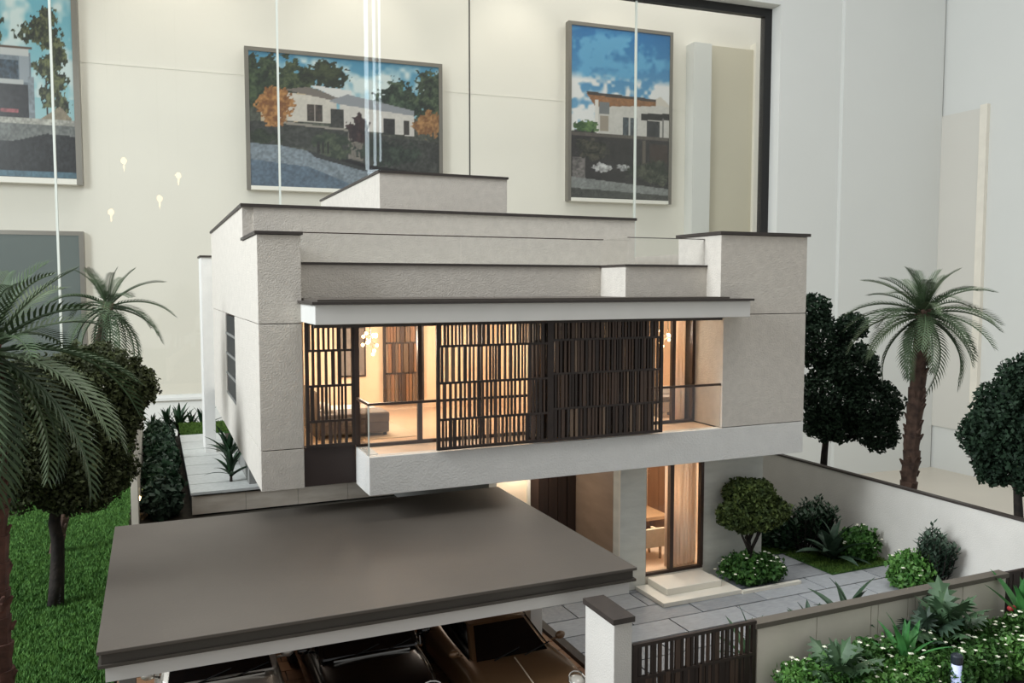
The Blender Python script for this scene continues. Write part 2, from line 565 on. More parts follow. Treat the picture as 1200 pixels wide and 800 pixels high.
def picture_villa():
    p = Paint(190, 134)
    p.grad(0, 0.6, (70, 140, 176), (170, 205, 212))
    p.cloud(0, 0.4, (214, 228, 228), 3)
    p.blob(0.02, 0.22, 0.22, 0.22, (22, 34, 26), (74, 92, 62), 5)
    p.blob(0.22, 0.2, 0.10, 0.12, (26, 40, 28), (84, 96, 64), 6)
    p.blob(0.38, 0.15, 0.11, 0.10, (24, 32, 22), (66, 76, 48), 8)
    p.blob(0.78, 0.32, 0.14, 0.18, (24, 38, 30), (80, 100, 76), 9)
    p.blob(0.98, 0.3, 0.13, 0.26, (20, 32, 26), (80, 96, 70), 10)
    p.rect(0, 1, 0.42, 0.75, (74, 78, 68), 0.5, 12)
    p.poly([(0.06, 0.34), (0.30, 0.27), (0.44, 0.31), (0.44, 0.35), (0.24, 0.36), (0.24, 0.52), (0.06, 0.54)], (196, 178, 150))
    p.poly([(0.19, 0.29), (0.44, 0.315), (0.44, 0.50), (0.19, 0.50)], (206, 200, 190), 0.06)
    p.poly([(0.17, 0.27), (0.30, 0.235), (0.46, 0.30), (0.42, 0.325)], (120, 112, 106))
    p.poly([(0.30, 0.22), (0.52, 0.24), (0.52, 0.30), (0.44, 0.30)], (222, 222, 220))
    p.poly([(0.40, 0.33), (0.50, 0.27), (0.86, 0.36), (0.86, 0.40), (0.64, 0.42)], (146, 150, 156))
    p.poly([(0.46, 0.35), (0.86, 0.40), (0.86, 0.56), (0.46, 0.53)], (212, 208, 202), 0.06)
    p.rect(0.29, 0.37, 0.365, 0.49, (66, 58, 52), 0.5); p.rect(0.325, 0.333, 0.365, 0.49, (170, 160, 150))
    p.rect(0.41, 0.48, 0.39, 0.53, (56, 56, 52), 0.5); p.rect(0.69, 0.75, 0.43, 0.56, (50, 50, 50), 0.5)
    p.rect(0.80, 0.83, 0.44, 0.55, (60, 56, 52))
    p.poly([(0.0, 0.52), (0.20, 0.50), (0.50, 0.55), (1, 0.60), (1, 0.86), (0.6, 0.80), (0.30, 0.70), (0, 0.68)], (56, 58, 54), 0.5, 4)
    p.poly([(0.10, 0.50), (0.50, 0.535), (0.50, 0.55), (0.10, 0.52)], (150, 144, 134))
    p.poly([(0.50, 0.56), (0.58, 0.57), (0.58, 0.78), (0.50, 0.76)], (120, 114, 106), 0.2)
    p.blob(0.13, 0.40, 0.09, 0.13, (122, 78, 40), (190, 140, 84), 14)
    p.blob(0.94, 0.47, 0.08, 0.10, (124, 84, 48), (184, 140, 90), 15)
    p.blob(0.56, 0.53, 0.055, 0.10, (30, 18, 22), (70, 48, 46), 17)
    p.blob(0.42, 0.66, 0.10, 0.09, (34, 46, 34), (84, 94, 70), 18)
    p.blob(0.72, 0.70, 0.16, 0.09, (24, 32, 28), (62, 76, 62), 19)
    p.blob(0.06, 0.63, 0.10, 0.05, (24, 34, 24), (58, 70, 48), 20)
    p.poly([(0, 0.68), (0.16, 0.69), (0.30, 0.72), (0.46, 0.80), (0.66, 0.86), (1, 0.90), (1, 1.01), (0, 1.01)], (124, 136, 146), 0.25, 21)
    p.poly([(0, 0.80), (0.3, 0.84), (0.5, 0.95), (0.5, 1.01), (0, 1.01)], (92, 110, 128), 0.25, 22)
    p.poly([(0.28, 0.71), (0.36, 0.74), (0.60, 0.83), (1, 0.87), (1, 0.89), (0.58, 0.85), (0.33, 0.765)], (44, 46, 46))
    for x in (0.345, 0.37, 0.395):
        p.rect(x - .006, x + .006, 0.64, 0.73, (30, 28, 28))
    return p


def picture_gate():
    p = Paint(118, 200)
    p.grad(0, 0.6, (28, 112, 176), (130, 180, 210))
    p.cloud(0.0, 0.30, (96, 170, 214), 31, 0.42, 0.6, 18)
    p.cloud(0.26, 0.62, (236, 238, 238), 33, 0.38, 0.5, 22)
    p.poly([(0.74, 0.44), (0.9, 0.37), (1, 0.42), (1, 0.47)], (214, 208, 196))
    p.poly([(0.24, 0.40), (1, 0.43), (1, 0.62), (0.24, 0.62)], (208, 206, 200), 0.05)
    p.poly([(0.15, 0.385), (0.86, 0.40), (0.86, 0.43), (0.24, 0.46)], (150, 106, 70), 0.2)
    p.poly([(0.15, 0.375), (0.86, 0.39), (0.86, 0.405), (0.17, 0.395)], (70, 62, 56))
    p.rect(0.24, 0.27, 0.42, 0.62, (228, 226, 220)); p.rect(0.28, 0.38, 0.43, 0.50, (120, 124, 126)); p.rect(0.29, 0.37, 0.51, 0.6, (160, 150, 136))
    p.rect(0.52, 0.66, 0.51, 0.62, (72, 80, 86), 0.5); p.rect(0.58, 0.595, 0.51, 0.62, (190, 190, 186))
    p.poly([(0.70, 0.48), (1, 0.47), (1, 0.51), (0.70, 0.52)], (40, 38, 36))
    p.rect(0.76, 0.90, 0.52, 0.64, (54, 56, 58), 0.4); p.rect(0.92, 0.94, 0.50, 0.66, (120, 120, 118))
    p.blob(0.15, 0.585, 0.12, 0.035, (50, 80, 44), (106, 136, 80), 41)
    p.poly([(0, 0.61), (1, 0.62), (1, 0.94), (0, 0.92)], (48, 46, 46), 0.35, 43)
    p.rect(0.0, 1.0, 0.615, 0.635, (96, 90, 84), 0.2); p.rect(0.80, 0.98, 0.66, 0.77, (66, 54, 48), 0.2)
    p.rect(0.02, 0.14, 0.76, 0.88, (110, 106, 104), 0.4, 44); p.rect(0.72, 0.75, 0.64, 0.84, (100, 92, 84))
    p.blob(0.20, 0.71, 0.16, 0.06, (34, 36, 30), (86, 84, 70), 46)
    p.blob(0.32, 0.815, 0.09, 0.025, (150, 150, 150), (226, 228, 228), 47)
    p.blob(0.52, 0.81, 0.07, 0.02, (120, 122, 122), (214, 216, 216), 48)
    p.blob(0.82, 0.83, 0.20, 0.07, (36, 44, 34), (90, 92, 78), 49)
    p.poly([(0, 0.875), (1, 0.925), (1, 0.965), (0, 0.94)], (134, 138, 136), 0.2, 50)
    p.poly([(0, 0.94), (1, 0.965), (1, 1.01), (0, 1.01)], (76, 78, 74), 0.3, 51)
    return p


def picture_tree():
    p = Paint(300, 230)
    X = lambda q: .71 + .27 * q / 90
    Y = lambda q: .35 + .65 * q / 213
    R = lambda a, b, c, d, col, tex=0.0, seed=1: p.rect(X(a), X(b), Y(c), Y(d), col, tex, seed)
    p.grad(0, 1, (60, 150, 180), (190, 220, 218))
    p.cloud(0, 0.7, (206, 224, 224), 61, 0.5, 0.7)
    p.blob(X(-60), Y(60), .2, .2, (24, 34, 18), (96, 106, 66), 60)
    R(-140, 42, 62, 142, (120, 132, 142), 0.15)
    R(-140, 40, 57, 66, (196, 200, 200)); R(-140, 44, 55, 58, (96, 78, 66))
    R(-140, 27, 72, 95, (52, 68, 82), 0.6, 62); R(-4, -2, 72, 95, (170, 176, 178)); R(28, 40, 66, 97, (150, 160, 168))
    R(-140, 32, 95, 100, (186, 190, 190)); R(-140, 44, 100, 142, (38, 38, 42), 0.5, 63); R(2, 24, 130, 135, (150, 84, 88), 0.4, 64)
    R(38, 46, 90, 142, (128, 138, 146), 0.2, 65)
    R(72, 75, 45, 150, (44, 36, 30)); R(60, 62, 90, 150, (50, 42, 34))
    for k, (cx, cy, rx, ry) in enumerate([(66, 14, 12, 10), (58, 25, 16, 10), (44, 38, 17, 12), (66, 42, 18, 14), (78, 62, 12, 16), (60, 78, 16, 13), (76, 95, 13, 14), (64, 112, 13, 13), (80, 122, 11, 16)]):
        p.blob(X(cx), Y(cy), .27 * rx / 90, .65 * ry / 213, (22, 30, 18), (112, 118, 78), 70 + k, cell=6)
    p.poly([(X(50), Y(142)), (X(78), Y(124)), (X(92), Y(138)), (X(92), Y(146))], (140, 130, 110), 0.2, 66)
    R(-240, 100, 141, 150, (170, 170, 162), 0.3, 80)
    p.poly([(0, Y(147)), (1, Y(148)), (1, 1.01), (0, 1.01)], (112, 116, 114), 0.3, 81)
    p.poly([(0, Y(185)), (X(20), Y(168)), (X(60), Y(158)), (1, Y(160)), (1, 1.01), (0, 1.01)], (34, 36, 38), 0.7, 82)
    R(-240, 100, 205, 211, (84, 116, 132), 0.2, 83)
    return p


def print_material():
    m = bpy.data.materials.new('picture_print')
    m.use_nodes = True
    nt = m.node_tree
    b = nt.nodes['Principled BSDF']
    at = nt.nodes.new('ShaderNodeAttribute')
    at.attribute_name = 'ink'
    nt.links.new(at.outputs['Color'], b.inputs['Base Color'])
    b.inputs['Roughness'].default_value = 0.3
    MATS['picture_print'] = m


print_material()


def picture(u0, u1, z0, z1, paint, label, fr=0.32, t=19.1, group=None):
    r = thing('wall_picture', wall_xyz((u0 + u1) / 2, 20, z0), label, 'picture')
    obj('backing', wbox(u0 + .05, u1 - .05, t + 0.12, 20, z0 + .05, z1 - .05), 'pic_edge', r)
    fb = [(u0, u0 + fr, t, t + .7, z0, z1), (u1 - fr, u1, t, t + .7, z0, z1),
          (u0 + fr, u1 - fr, t, t + .7, z1 - fr, z1), (u0 + fr, u1 - fr, t, t + .7, z0, z0 + fr)]
    for k, a in enumerate(fb):
        obj('frame_rail', wbox(*a), 'pic_edge' if k == 3 else 'picture_frame', r)
    if isinstance(paint, str):
        obj('screen', wbox(u0 + fr, u1 - fr, t + .05, t + .12, z0 + fr, z1 - fr), paint, r)
        return r
    p = paint
    uu = np.linspace(u0 + fr, u1 - fr, p.w)
    zz = np.linspace(z1 - fr, z0 + fr, p.h)
    U, Zg = np.meshgrid(uu, zz)
    tt = t + 0.08
    V = np.stack([CX + U * UX + tt * NX, CY + U * UY + tt * NY, Zg], -1).reshape(-1, 3)
    idx = np.arange(p.w * p.h).reshape(p.h, p.w)
    Fq = np.stack([idx[1:, :-1], idx[1:, 1:], idx[:-1, 1:], idx[:-1, :-1]], -1).reshape(-1, 4)
    o = obj('print', (V, Fq), 'picture_print', r)
    c = np.clip(p.a.reshape(-1, 3) * 0.88 / 255, 0, 1)
    lin = np.where(c <= 0.04045, c / 12.92, ((c + 0.055) / 1.055) ** 2.4)
    at = o.data.color_attributes.new('ink', 'FLOAT_COLOR', 'POINT')
    at.data.foreach_set('color', np.concatenate([lin, np.ones((len(lin), 1))], 1).astype(np.float32).ravel())
    return r


picture(-52.8, -36.3, 7.85, 19.3, picture_villa(), 'wide framed picture of a white villa behind the roof block')
picture(-24.3, -13.3, 7.9, 24.3, picture_gate(), 'tall framed picture of a house under blue sky')
picture(-83.0, -64.8, 7.7, 28.5, picture_tree(), 'framed picture of a house and tall tree at the left edge', fr=0.42)
picture(-80.0, -64.9, -6.0, 4.15, 'screen_grey', 'blank grey framed panel low on the gallery wall')

# gallery spotlights (real lamps over the pictures)
for i, (u_, pw) in enumerate([(-71, 22), (-57, 22), (-43, 22), (-29, 22), (-19, 12)]):
    l = bpy.data.lights.new('gallery_spot', 'SPOT')
    l.energy = pw
    l.color = (1.0, 0.93, 0.82)
    l.spot_size = math.radians(70)
    l.spot_blend = 0.7
    l.shadow_soft_size = 0.03
    o = bpy.data.objects.new('gallery_spot', l)
    COL.objects.link(o)
    o.location = wl(wall_xyz(u_, 13, 32))
    o.rotation_euler = (wl(wall_xyz(u_ - 1, 20, 10)) - o.location).to_track_quat('-Z', 'Y').to_euler()
area('gallery_ceiling_light', wl(wall_xyz(-40, 11, 38)), wl(wall_xyz(-40, 11, 0)), 8.0, 1.2, 98, (1.0, 0.98, 0.94))
# ------------------------------------------------------------------ display plinth and ground
pl = thing('display_plinth', (5.5, 24, FZ), 'beige display plinth that carries the whole house model', 'plinth')
obj('plinth_body', bx(-10, 20.5, 6.0, 42.0, FZ, -7.25), 'base_board', pl)
obj('ground_bed', bx(-9.8, 20.3, 6.2, 41.8, -7.25, -7.06), 'soil', pl)

# patio paving: each slab its own piece
pat = thing('patio_paving', (12, 13, -7.06), 'grey stone slab patio in front of the glass door', 'paving')
obj('paving_bed', bx(7.3, 16.95, 10.25, 18.3, -7.06, -7.03), 'joint_dark', pat)
rows = [10.3, 10.75, 11.5, 12.2, 12.9, 13.6, 14.33, 15.1, 15.9, 16.7, 17.5, 18.2]
SLABS = [unit_box('paver'), unit_box('paver_b'), unit_box('paver_c')]
for r_ in range(len(rows) - 1):
    y0, y1 = rows[r_], rows[r_ + 1]
    off = (10.71 if r_ % 2 == 0 else 9.82)
    xs = sorted([7.3] + [off + k * 1.735 for k in range(-2, 5) if 7.5 < off + k * 1.735 < 16.7] + [16.95])
    for a, b in zip(xs[:-1], xs[1:]):
        if y0 > 14.9 and (b < 9.6 and y0 > 17.4):
            continue
        inst('paving_slab', random.choice(SLABS), pat, ((a + b) / 2, (y0 + y1) / 2, -7.06),
             (b - a - 0.035, y1 - y0 - 0.035, 0.06 + random.uniform(-.004, .004)))

# entrance step slabs
st = thing('entrance_steps', (11.1, 15.5, GZ), 'pale stone double step below the lit glass door', 'steps')
obj('lower_slab', bx(10.05, 12.15, 14.85, 16.0, -7.0, -6.9), 'marble_white', st, bev=.01)
obj('upper_slab', bx(10.37, 11.85, 15.2, 16.0, -6.9, -6.75), 'marble_white', st, bev=.01)

obj('side_kerb', bx(12.15, 13.85, 14.8, 14.9, -7.0, -6.93), 'marble_white', st)
# carport floor: brown planks
cf = thing('carport_floor_paving', (3.2, 13, -7.06), 'brown brick-like paving under the carport', 'paving')
obj('paving_bed', bx(-0.75, 7.1, 9.9, 20.0, -7.06, -7.03), 'joint_dark', cf)
BR = [unit_box('carport_floor'), unit_box('carport_floor_b')]
ny = 0
y = 9.9
while y < 19.9:
    x = -0.75 + (0.35 if ny % 2 else 0.0)
    ex = [-0.75] + ([x] if ny % 2 else [])
    while x + 0.7 < 7.1:
        x += 0.7
        ex.append(x)
    ex.append(7.1)
    for a, b in zip(ex[:-1], ex[1:]):
        if b - a > 0.05 and y < 17:
            inst('brick', BR[random.random() < .4], cf, ((a + b) / 2, y + 0.2, -7.06), (b - a - .02, .38, .06))
    if y >= 17:
        pass
    y += 0.4
    ny += 1
obj('channel_edge', bx(7.1, 7.28, 10.2, 16.0, -7.06, -6.93), 'dark_cap', cf)

# lawn on the left
def grass_patch(name, x0, x1, y0, y1, z, n, label, m='grass', h=(.05, .11), thick=.06):
    tb = thing(name, ((x0 + x1) / 2, (y0 + y1) / 2, z - .04), label, 'lawn', kind='stuff')
    obj('turf_mat', bx(x0, x1, y0, y1, z - thick, z), 'turf', tb)
    px = RNG.uniform(x0, x1, n); py = RNG.uniform(y0, y1, n)
    a = RNG.uniform(0, 2 * np.pi, n); hh = RNG.uniform(h[0], h[1], n); wd = RNG.uniform(.012, .024, n) * (h[1] / .11)
    ln = RNG.uniform(-.07, .07, (n, 2))
    p0 = np.stack([px - np.cos(a) * wd, py - np.sin(a) * wd, np.full(n, z - .005)], 1)
    p1 = np.stack([px + np.cos(a) * wd, py + np.sin(a) * wd, np.full(n, z - .005)], 1)
    p2 = np.stack([px + ln[:, 0], py + ln[:, 1], z + hh], 1)
    V = np.stack([p0, p1, p2], 1).reshape(-1, 3)
    Fq = np.arange(3 * n).reshape(-1, 3)
    o = obj('grass_blades', (V, Fq), m, tb)
    tag(o, kind='stuff')
    return tb


grass_patch('lawn', -6.5, -0.8, 10, 32, GZ, 150000, 'bright green lawn left of the carport', h=(.05, .12))
grass_patch('lawn', 0.98, 3.2, 37.5, 40.4, -6.3, 5000, 'small lawn patch behind the house at the end of the path', 'grass_dark', h=(.05, .12))
grass_patch('lawn', -3.0, -0.8, 32.2, 40, GZ, 5000, 'green strip behind the low left boundary wall', 'grass', h=(.05, .12))
grass_patch('lawn', 13.8, 15.5, 16.7, 18.8, -6.97, 6000, 'mossy lawn patch beyond the round topiary tree', 'grass_dark', h=(.03, .08), thick=.02)
grass_patch('lawn', 14.95, 16.95, 14.95, 16.6, -6.97, 6000, 'mossy lawn strip under the shrubs by the garden wall', 'grass_dark', h=(.03, .08), thick=.02)

# ------------------------------------------------------------------ the house
H = thing('house_model', (8, 16, GZ), 'white two-storey house model with overhanging lit upper floor', 'house model')


def part(name, m, *a, bev=0.0, parent=None):
    return obj(name, bx(*a), m, parent or H, bev=bev)


J = 0.016
# left column / fin, in courses with recessed joints
part('fin_core', 'joint_dark', 1.9, 2.64, 16.5, 19.1, -3.98, 0.98)
for z0, z1 in [(-4.0, -3.2), (-3.2, -0.74), (-0.74, 0.98)]:
    part('wall_panel', 'stucco', 1.86, 2.68, 16.46, 19.12, z0 + J / 2, z1 - J / 2, bev=.008)
part('coping', 'dark_cap', 1.82, 2.72, 16.42, 19.14, 0.98, 1.04)
# left wall with the small window
LW = 1.87
for nm, a in [('wall_panel', (LW, 2.1, 19.14, 21.55, -4, -0.74 - J)), ('wall_panel', (LW, 2.1, 24.25, 29.4, -4, -0.74 - J)),
              ('wall_panel', (LW, 2.1, 21.55, 24.25, -4, -2.98)), ('wall_panel', (LW, 2.1, 19.14, 29.4, -0.74, 1.72)),
              ]:
    part(nm, 'stucco', *a)
sw_ = part('side_window', 'frame_bronze', 1.93, 2.1, 21.55, 24.25, -2.98, -0.756)
for k in range(4):
    z0 = -2.95 + k * 0.55
    obj('pane', bx(1.89, 1.93, 21.62, 24.18, z0 + .03, z0 + .5), 'window_dark', sw_)
    obj('glazing_bar', bx(1.86, 1.93, 21.55, 24.25, z0 - .025, z0 + .03), 'grey_wall', sw_)
# upper block (set back): front parapet wall, coping
part('wall_panel', 'stucco', 2.1, 11.86, 19.1, 19.4, 0.0, 1.72)
part('wall_panel', 'stucco', 11.6, 11.86, 19.4, 29.4, 0.0, 1.72)
part('roof_slab', 'roof_taupe', 2.1, 11.6, 19.4, 29.4, 1.2, 1.4)
part('wall_panel', 'stucco', 2.1, 14.2, 29.1, 29.4, -4, 1.72)
part('coping', 'dark_cap', 1.83, 11.9, 19.06, 19.42, 1.72, 1.79)
part('coping', 'dark_cap', 1.83, 2.14, 19.42, 29.44, 1.72, 1.79)
part('coping', 'dark_cap', 11.56, 11.9, 19.42, 29.44, 1.72, 1.79)
# rooftop stair block
part('roof_block', 'stucco', 5.43, 8.97, 21.0, 29.0, 1.3, 2.88)
part('coping', 'dark_cap', 5.39, 9.0, 20.96, 29.04, 2.88, 2.94)
# rear fin seen past the left wall
part('rear_fin', 'stucco_white', 1.72, 2.1, 33.0, 34.6, -6.3, 1.05)
part('coping', 'dark_cap', 1.68, 2.14, 32.96, 34.64, 1.05, 1.12)
part('rear_wall', 'stucco', 2.1, 8.0, 29.4, 34.0, -3.9, 0.9)
part('rear_wall', 'stucco', 2.91, 8.0, 29.4, 34.0, -6.28, -3.9)
# terrace level and front parapets
part('terrace_slab', 'paver_light', 2.68, 14.2, 17.0, 19.1, -0.25, 0.02)
part('parapet', 'stucco', 2.69, 9.63, 16.98, 17.25, -0.28, 0.42)
part('coping', 'dark_cap', 2.69, 9.63, 16.94, 17.29, 0.42, 0.47)
part('parapet', 'stucco', 9.63, 11.8, 15.87, 17.25, -0.28, 0.42)
part('coping', 'dark_cap', 9.6, 11.8, 15.83, 17.29, 0.42, 0.47)
# right block in courses
part('block_core', 'joint_dark', 11.95, 14.26, 15.5, 16.9, -3.95, 1.15)
for z0, z1, x0 in [(-3.25, -0.66, 11.9), (-0.66, 1.15, 11.8)]:
    part('wall_panel', 'stucco', x0, 14.3, 15.35, 17.0 if z0 > -1 else 16.46, z0 + J / 2, z1 - J / 2, bev=.008)
part('coping', 'dark_cap', 11.75, 14.36, 15.3, 17.05, 1.15, 1.22)
part('wall_panel', 'stucco', 14.05, 14.3, 16.46, 29.4, -4, 0.9)
part('parapet', 'stucco_white', 11.86, 14.05, 23.5, 23.8, -.2, 0.95)
part('coping', 'dark_cap', 11.86, 14.05, 23.46, 23.84, 0.95, 1.0)
part('roof_slab', 'paver_light', 11.86, 14.05, 19.1, 29.1, -0.3, -0.1)
# balcony band (white) and floor slab
part('balcony_band', 'stucco_white', 3.71, 14.3, 15.35, 15.6, -4.0, -3.25 - J / 2, bev=.01)
part('balcony_band_end', 'stucco_white', 3.71, 3.95, 15.6, 16.46, -4.0, -3.25)
part('balcony_band_end', 'stucco_white', 14.05, 14.3, 15.6, 16.46, -4.0, -3.25)
part('balcony_floor', 'peach_floor', 3.95, 11.9, 15.6, 16.72, -3.5, -3.27)
part('soffit_slab', 'stucco_white', 2.1, 14.05, 16.72, 29.1, -3.99, -3.5)
part('soffit_slab', 'stucco_white', 3.95, 14.05, 15.6, 16.72, -3.99, -3.5)
part('lower_panel', 'panel_brown', 2.68, 3.71, 16.5, 16.71, -3.98, -3.2)
# canopy
cp = part('canopy', 'white_fascia', 2.66, 12.3, 14.92, 15.34, -0.7, -0.34, bev=.01)
obj('canopy_deck', bx(2.66, 11.79, 15.34, 16.97, -0.7, -0.34), 'white_fascia', cp)
obj('canopy_roof', bx(2.6, 12.36, 14.86, 15.34, -0.34, -0.29), 'dark_cap', cp)
obj('canopy_roof', bx(2.6, 11.79, 15.34, 16.46, -0.34, -0.29), 'dark_cap', cp)
obj('canopy_roof_upstand', bx(2.72, 11.79, 15.0, 16.96, -0.29, -0.25), 'roof_taupe', cp)
obj('shadow_batten', bx(2.72, 11.88, 15.36, 15.45, -0.78, -0.7), 'dark_cap', cp)
# right reveal of the opening and ceiling
part('ceiling_slab', 'interior_white', 2.1, 14.05, 16.97, 29.1, -0.62, -0.3)
# upper rooms
part('room_floor', 'peach_floor', 2.2, 13.85, 16.72, 21.2, -3.5, -3.27)
part('room_wall', 'peach_wall', 2.1, 14.05, 21.2, 21.4, -3.5, -0.3)
part('room_wall', 'peach_wall', 2.64, 2.74, 16.72, 21.2, -3.27, -0.62)
part('room_wall', 'peach_wall', 13.85, 14.05, 16.46, 21.2, -3.5, -0.3)
part('room_partition', 'peach_wall', 8.7, 8.85, 16.9, 21.2, -3.27, -0.62)
# upper glazing behind the balcony
gz = part('window_wall', 'frame_bronze', 3.72, 11.9, 16.42, 16.5, -3.27, -3.2)
obj('head_rail', bx(3.72, 11.9, 16.42, 16.5, -0.76, -0.7), 'frame_bronze', gz)
mull = [3.74, 5.05, 6.4, 7.75, 9.05, 10.35, 11.3, 12.15]
for mx_ in mull[:-1]:
    obj('mullion', bx(mx_ - .045, mx_ + .045, 16.4, 16.5, -3.2, -0.76), 'frame_bronze', gz)
obj('mullion', bx(11.82, 11.9, 16.4, 16.5, -3.2, -0.76), 'frame_bronze', gz)
for a, b in zip(mull[:-1], mull[1:]):
    obj('pane', bx(a + .045, min(b - .045, 11.82), 16.44, 16.46, -3.2, -0.76), 'glass_warm', gz)
# balcony balustrade of glass with a dark handrail
bl = part('balustrade', 'frame_bronze', 3.71, 11.9, 15.4, 15.44, -2.28, -2.23)
obj('handrail', bx(3.71, 3.75, 15.44, 16.42, -2.28, -2.23), 'frame_bronze', bl)
for a, b in zip([3.75, 5.4, 7.05, 8.7, 10.3], [5.38, 7.03, 8.68, 10.28, 11.9]):
    obj('glass_panel', bx(a, b, 15.41, 15.43, -3.25, -2.28), 'glass_rail', bl)
obj('glass_panel', bx(3.72, 3.74, 15.44, 16.42, -3.25, -2.28), 'glass_rail', bl)
obj('end_post', bx(3.71, 3.735, 15.4, 15.425, -3.25, -2.28), 'joint_seal', bl)


# slatted screens: frame part with every slat a sub-part
def screen(x0, x1, y, z0, z1, rails, density, seed, cover, name='slatted_screen', parent=H, mats=('slat_dark', 'slat_mid', 'slat_light'), wts=(.6, .3, .1), top=True, rail_h=.045):
    rr = random.Random(seed)
    fm = MB()
    fm.box(x0, x0 + .07, y - .03, y + .03, z0, z1).box(x1 - .07, x1, y - .03, y + .03, z0, z1)
    fm.box(x0 + .07, x1 - .07, y - .03, y + .03, z0, z0 + .06)
    if top:
        fm.box(x0 + .07, x1 - .07, y - .03, y + .03, z1 - .05, z1)
    for rz in rails:
        fm.box(x0 + .07, x1 - .07, y - .03, y + .03, rz - rail_h / 2, rz + rail_h / 2)
    fr = obj(name, fm, 'slat_dark', parent)
    zs = [z0 + .06] + list(rails) + [z1 - .05]
    for k in range(len(zs) - 1):
        a = zs[k] + (rail_h / 2 if k else 0)
        b = zs[k + 1] - (rail_h / 2 if k < len(zs) - 2 else 0)
        x = x0 + .07 + rr.uniform(0, .06)
        while x < x1 - .12:
            wd = rr.choice([.04, .05, .06, .085]) * cover
            gp = density * rr.choice([.5, .8, 1.0, 1.4])
            if x + wd > x1 - .08:
                break
            m = rr.choices(mats, wts)[0]
            inst('slat', unit_box(m), fr, (x + wd / 2, y + rr.uniform(-.008, .008), a), (wd, rr.choice([.03, .045]), b - a))
            x += wd + gp
    return fr


screen(2.72, 3.70, 16.44, -3.2, -0.72, [-2.68, -1.98, -1.28], .055, 3, .85)
screen(5.04, 7.5, 15.3, -3.22, -0.72, [-2.62, -1.9, -1.18], .046, 5, .8)
screen(7.5, 10.24, 15.3, -3.22, -0.72, [-2.55, -1.82, -1.12], .036, 8, .85, wts=(.45, .45, .1))
screen(7.1, 10.15, 15.52, -3.2, -0.74, [-2.58, -1.86, -1.15], .014, 9, 1.2, wts=(.5, .5, 0))
# interior slatted door leaf on the back wall
screen(5.5, 6.6, 21.1, -3.1, -0.64, [-2.3, -1.5, -.95], .02, 12, 1.4, 'interior_screen', mats=('slat_mid', 'slat_light', 'cabinet_wood'), wts=(.3, .35, .35))

# roof terrace glass
tg = part('terrace_glass', 'glass_rail', 2.72, 6.2, 17.1, 17.13, 0.47, 1.06)
obj('glass_panel', bx(6.23, 9.72, 17.1, 17.13, .47, 1.06), 'glass_rail', tg)
obj('glass_panel', bx(9.72, 9.75, 15.98, 17.1, .47, 1.06), 'glass_rail', tg)
obj('glass_panel', bx(9.76, 11.78, 15.95, 15.98, .47, 1.06), 'glass_rail', tg)
obj('top_rail', bx(2.72, 9.76, 17.09, 17.14, 1.06, 1.08), 'frame_bronze', tg)
obj('top_rail', bx(9.74, 11.78, 15.94, 15.99, 1.06, 1.075), 'roof_edge', tg)

# ground floor right: pillar, glass door, grey wall, entry
part('stone_pier', 'grey_stone', 9.64, 10.33, 16.02, 16.35, -7, -4, bev=.01)
part('pier_edge', 'marble_white', 9.625, 9.64, 16.02, 16.06, -7, -4)
part('entry_side_wall', 'entry_stone', 9.64, 9.8, 16.35, 18.2, -7, -4)
ed = part('entry_door', 'dark_wood', 8.35, 9.64, 18.2, 18.35, -7, -4)
for k in range(5):
    x0 = 8.37 + k * .255
    obj('door_board', bx(x0, x0 + .235, 18.16, 18.2, -6.98, -4.02), 'dark_wood' if k != 0 else 'dark_wood_b', ed)
part('entry_lit_wall', 'peach_wall', 7.5, 8.33, 18.2, 18.4, -7, -4)
part('entry_jamb', 'marble_white', 8.28, 8.35, 18.1, 18.2, -7, -4)
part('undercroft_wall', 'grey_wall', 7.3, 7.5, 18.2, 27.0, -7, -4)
part('ground_wall', 'grey_stone', 11.98, 13.75, 16.1, 16.3, -7, -4)
part('ground_wall', 'grey_stone', 13.55, 13.75, 16.3, 29, -7, -4)
gd = part('glass_door', 'frame_bronze', 10.33, 11.98, 16.1, 16.2, -6.76, -6.69)
for a in [(10.33, 10.37), (11.03, 11.13), (11.9, 11.98)]:
    obj('door_stile', bx(a[0], a[1], 16.08, 16.2, -6.69, -4.0), 'frame_bronze', gd)
obj('pane', bx(10.37, 11.03, 16.13, 16.15, -6.69, -4), 'glass_warm', gd)
obj('pane', bx(11.13, 11.9, 16.15, 16.17, -6.69, -4), 'glass_warm', gd)
obj('threshold', bx(10.33, 11.98, 16.08, 16.35, -7.0, -6.76), 'marble_white', gd)
part('room_floor', 'peach_floor', 9.8, 13.55, 16.35, 20.4, -7.0, -6.75)
part('room_wall', 'peach_wall', 9.8, 13.55, 20.4, 20.6, -7, -3.99)
part('room_wall', 'peach_wall', 9.8, 9.86, 16.35, 20.4, -6.75, -3.99)
part('room_wall', 'peach_wall', 13.49, 13.55, 16.3, 20.4, -6.75, -3.99)
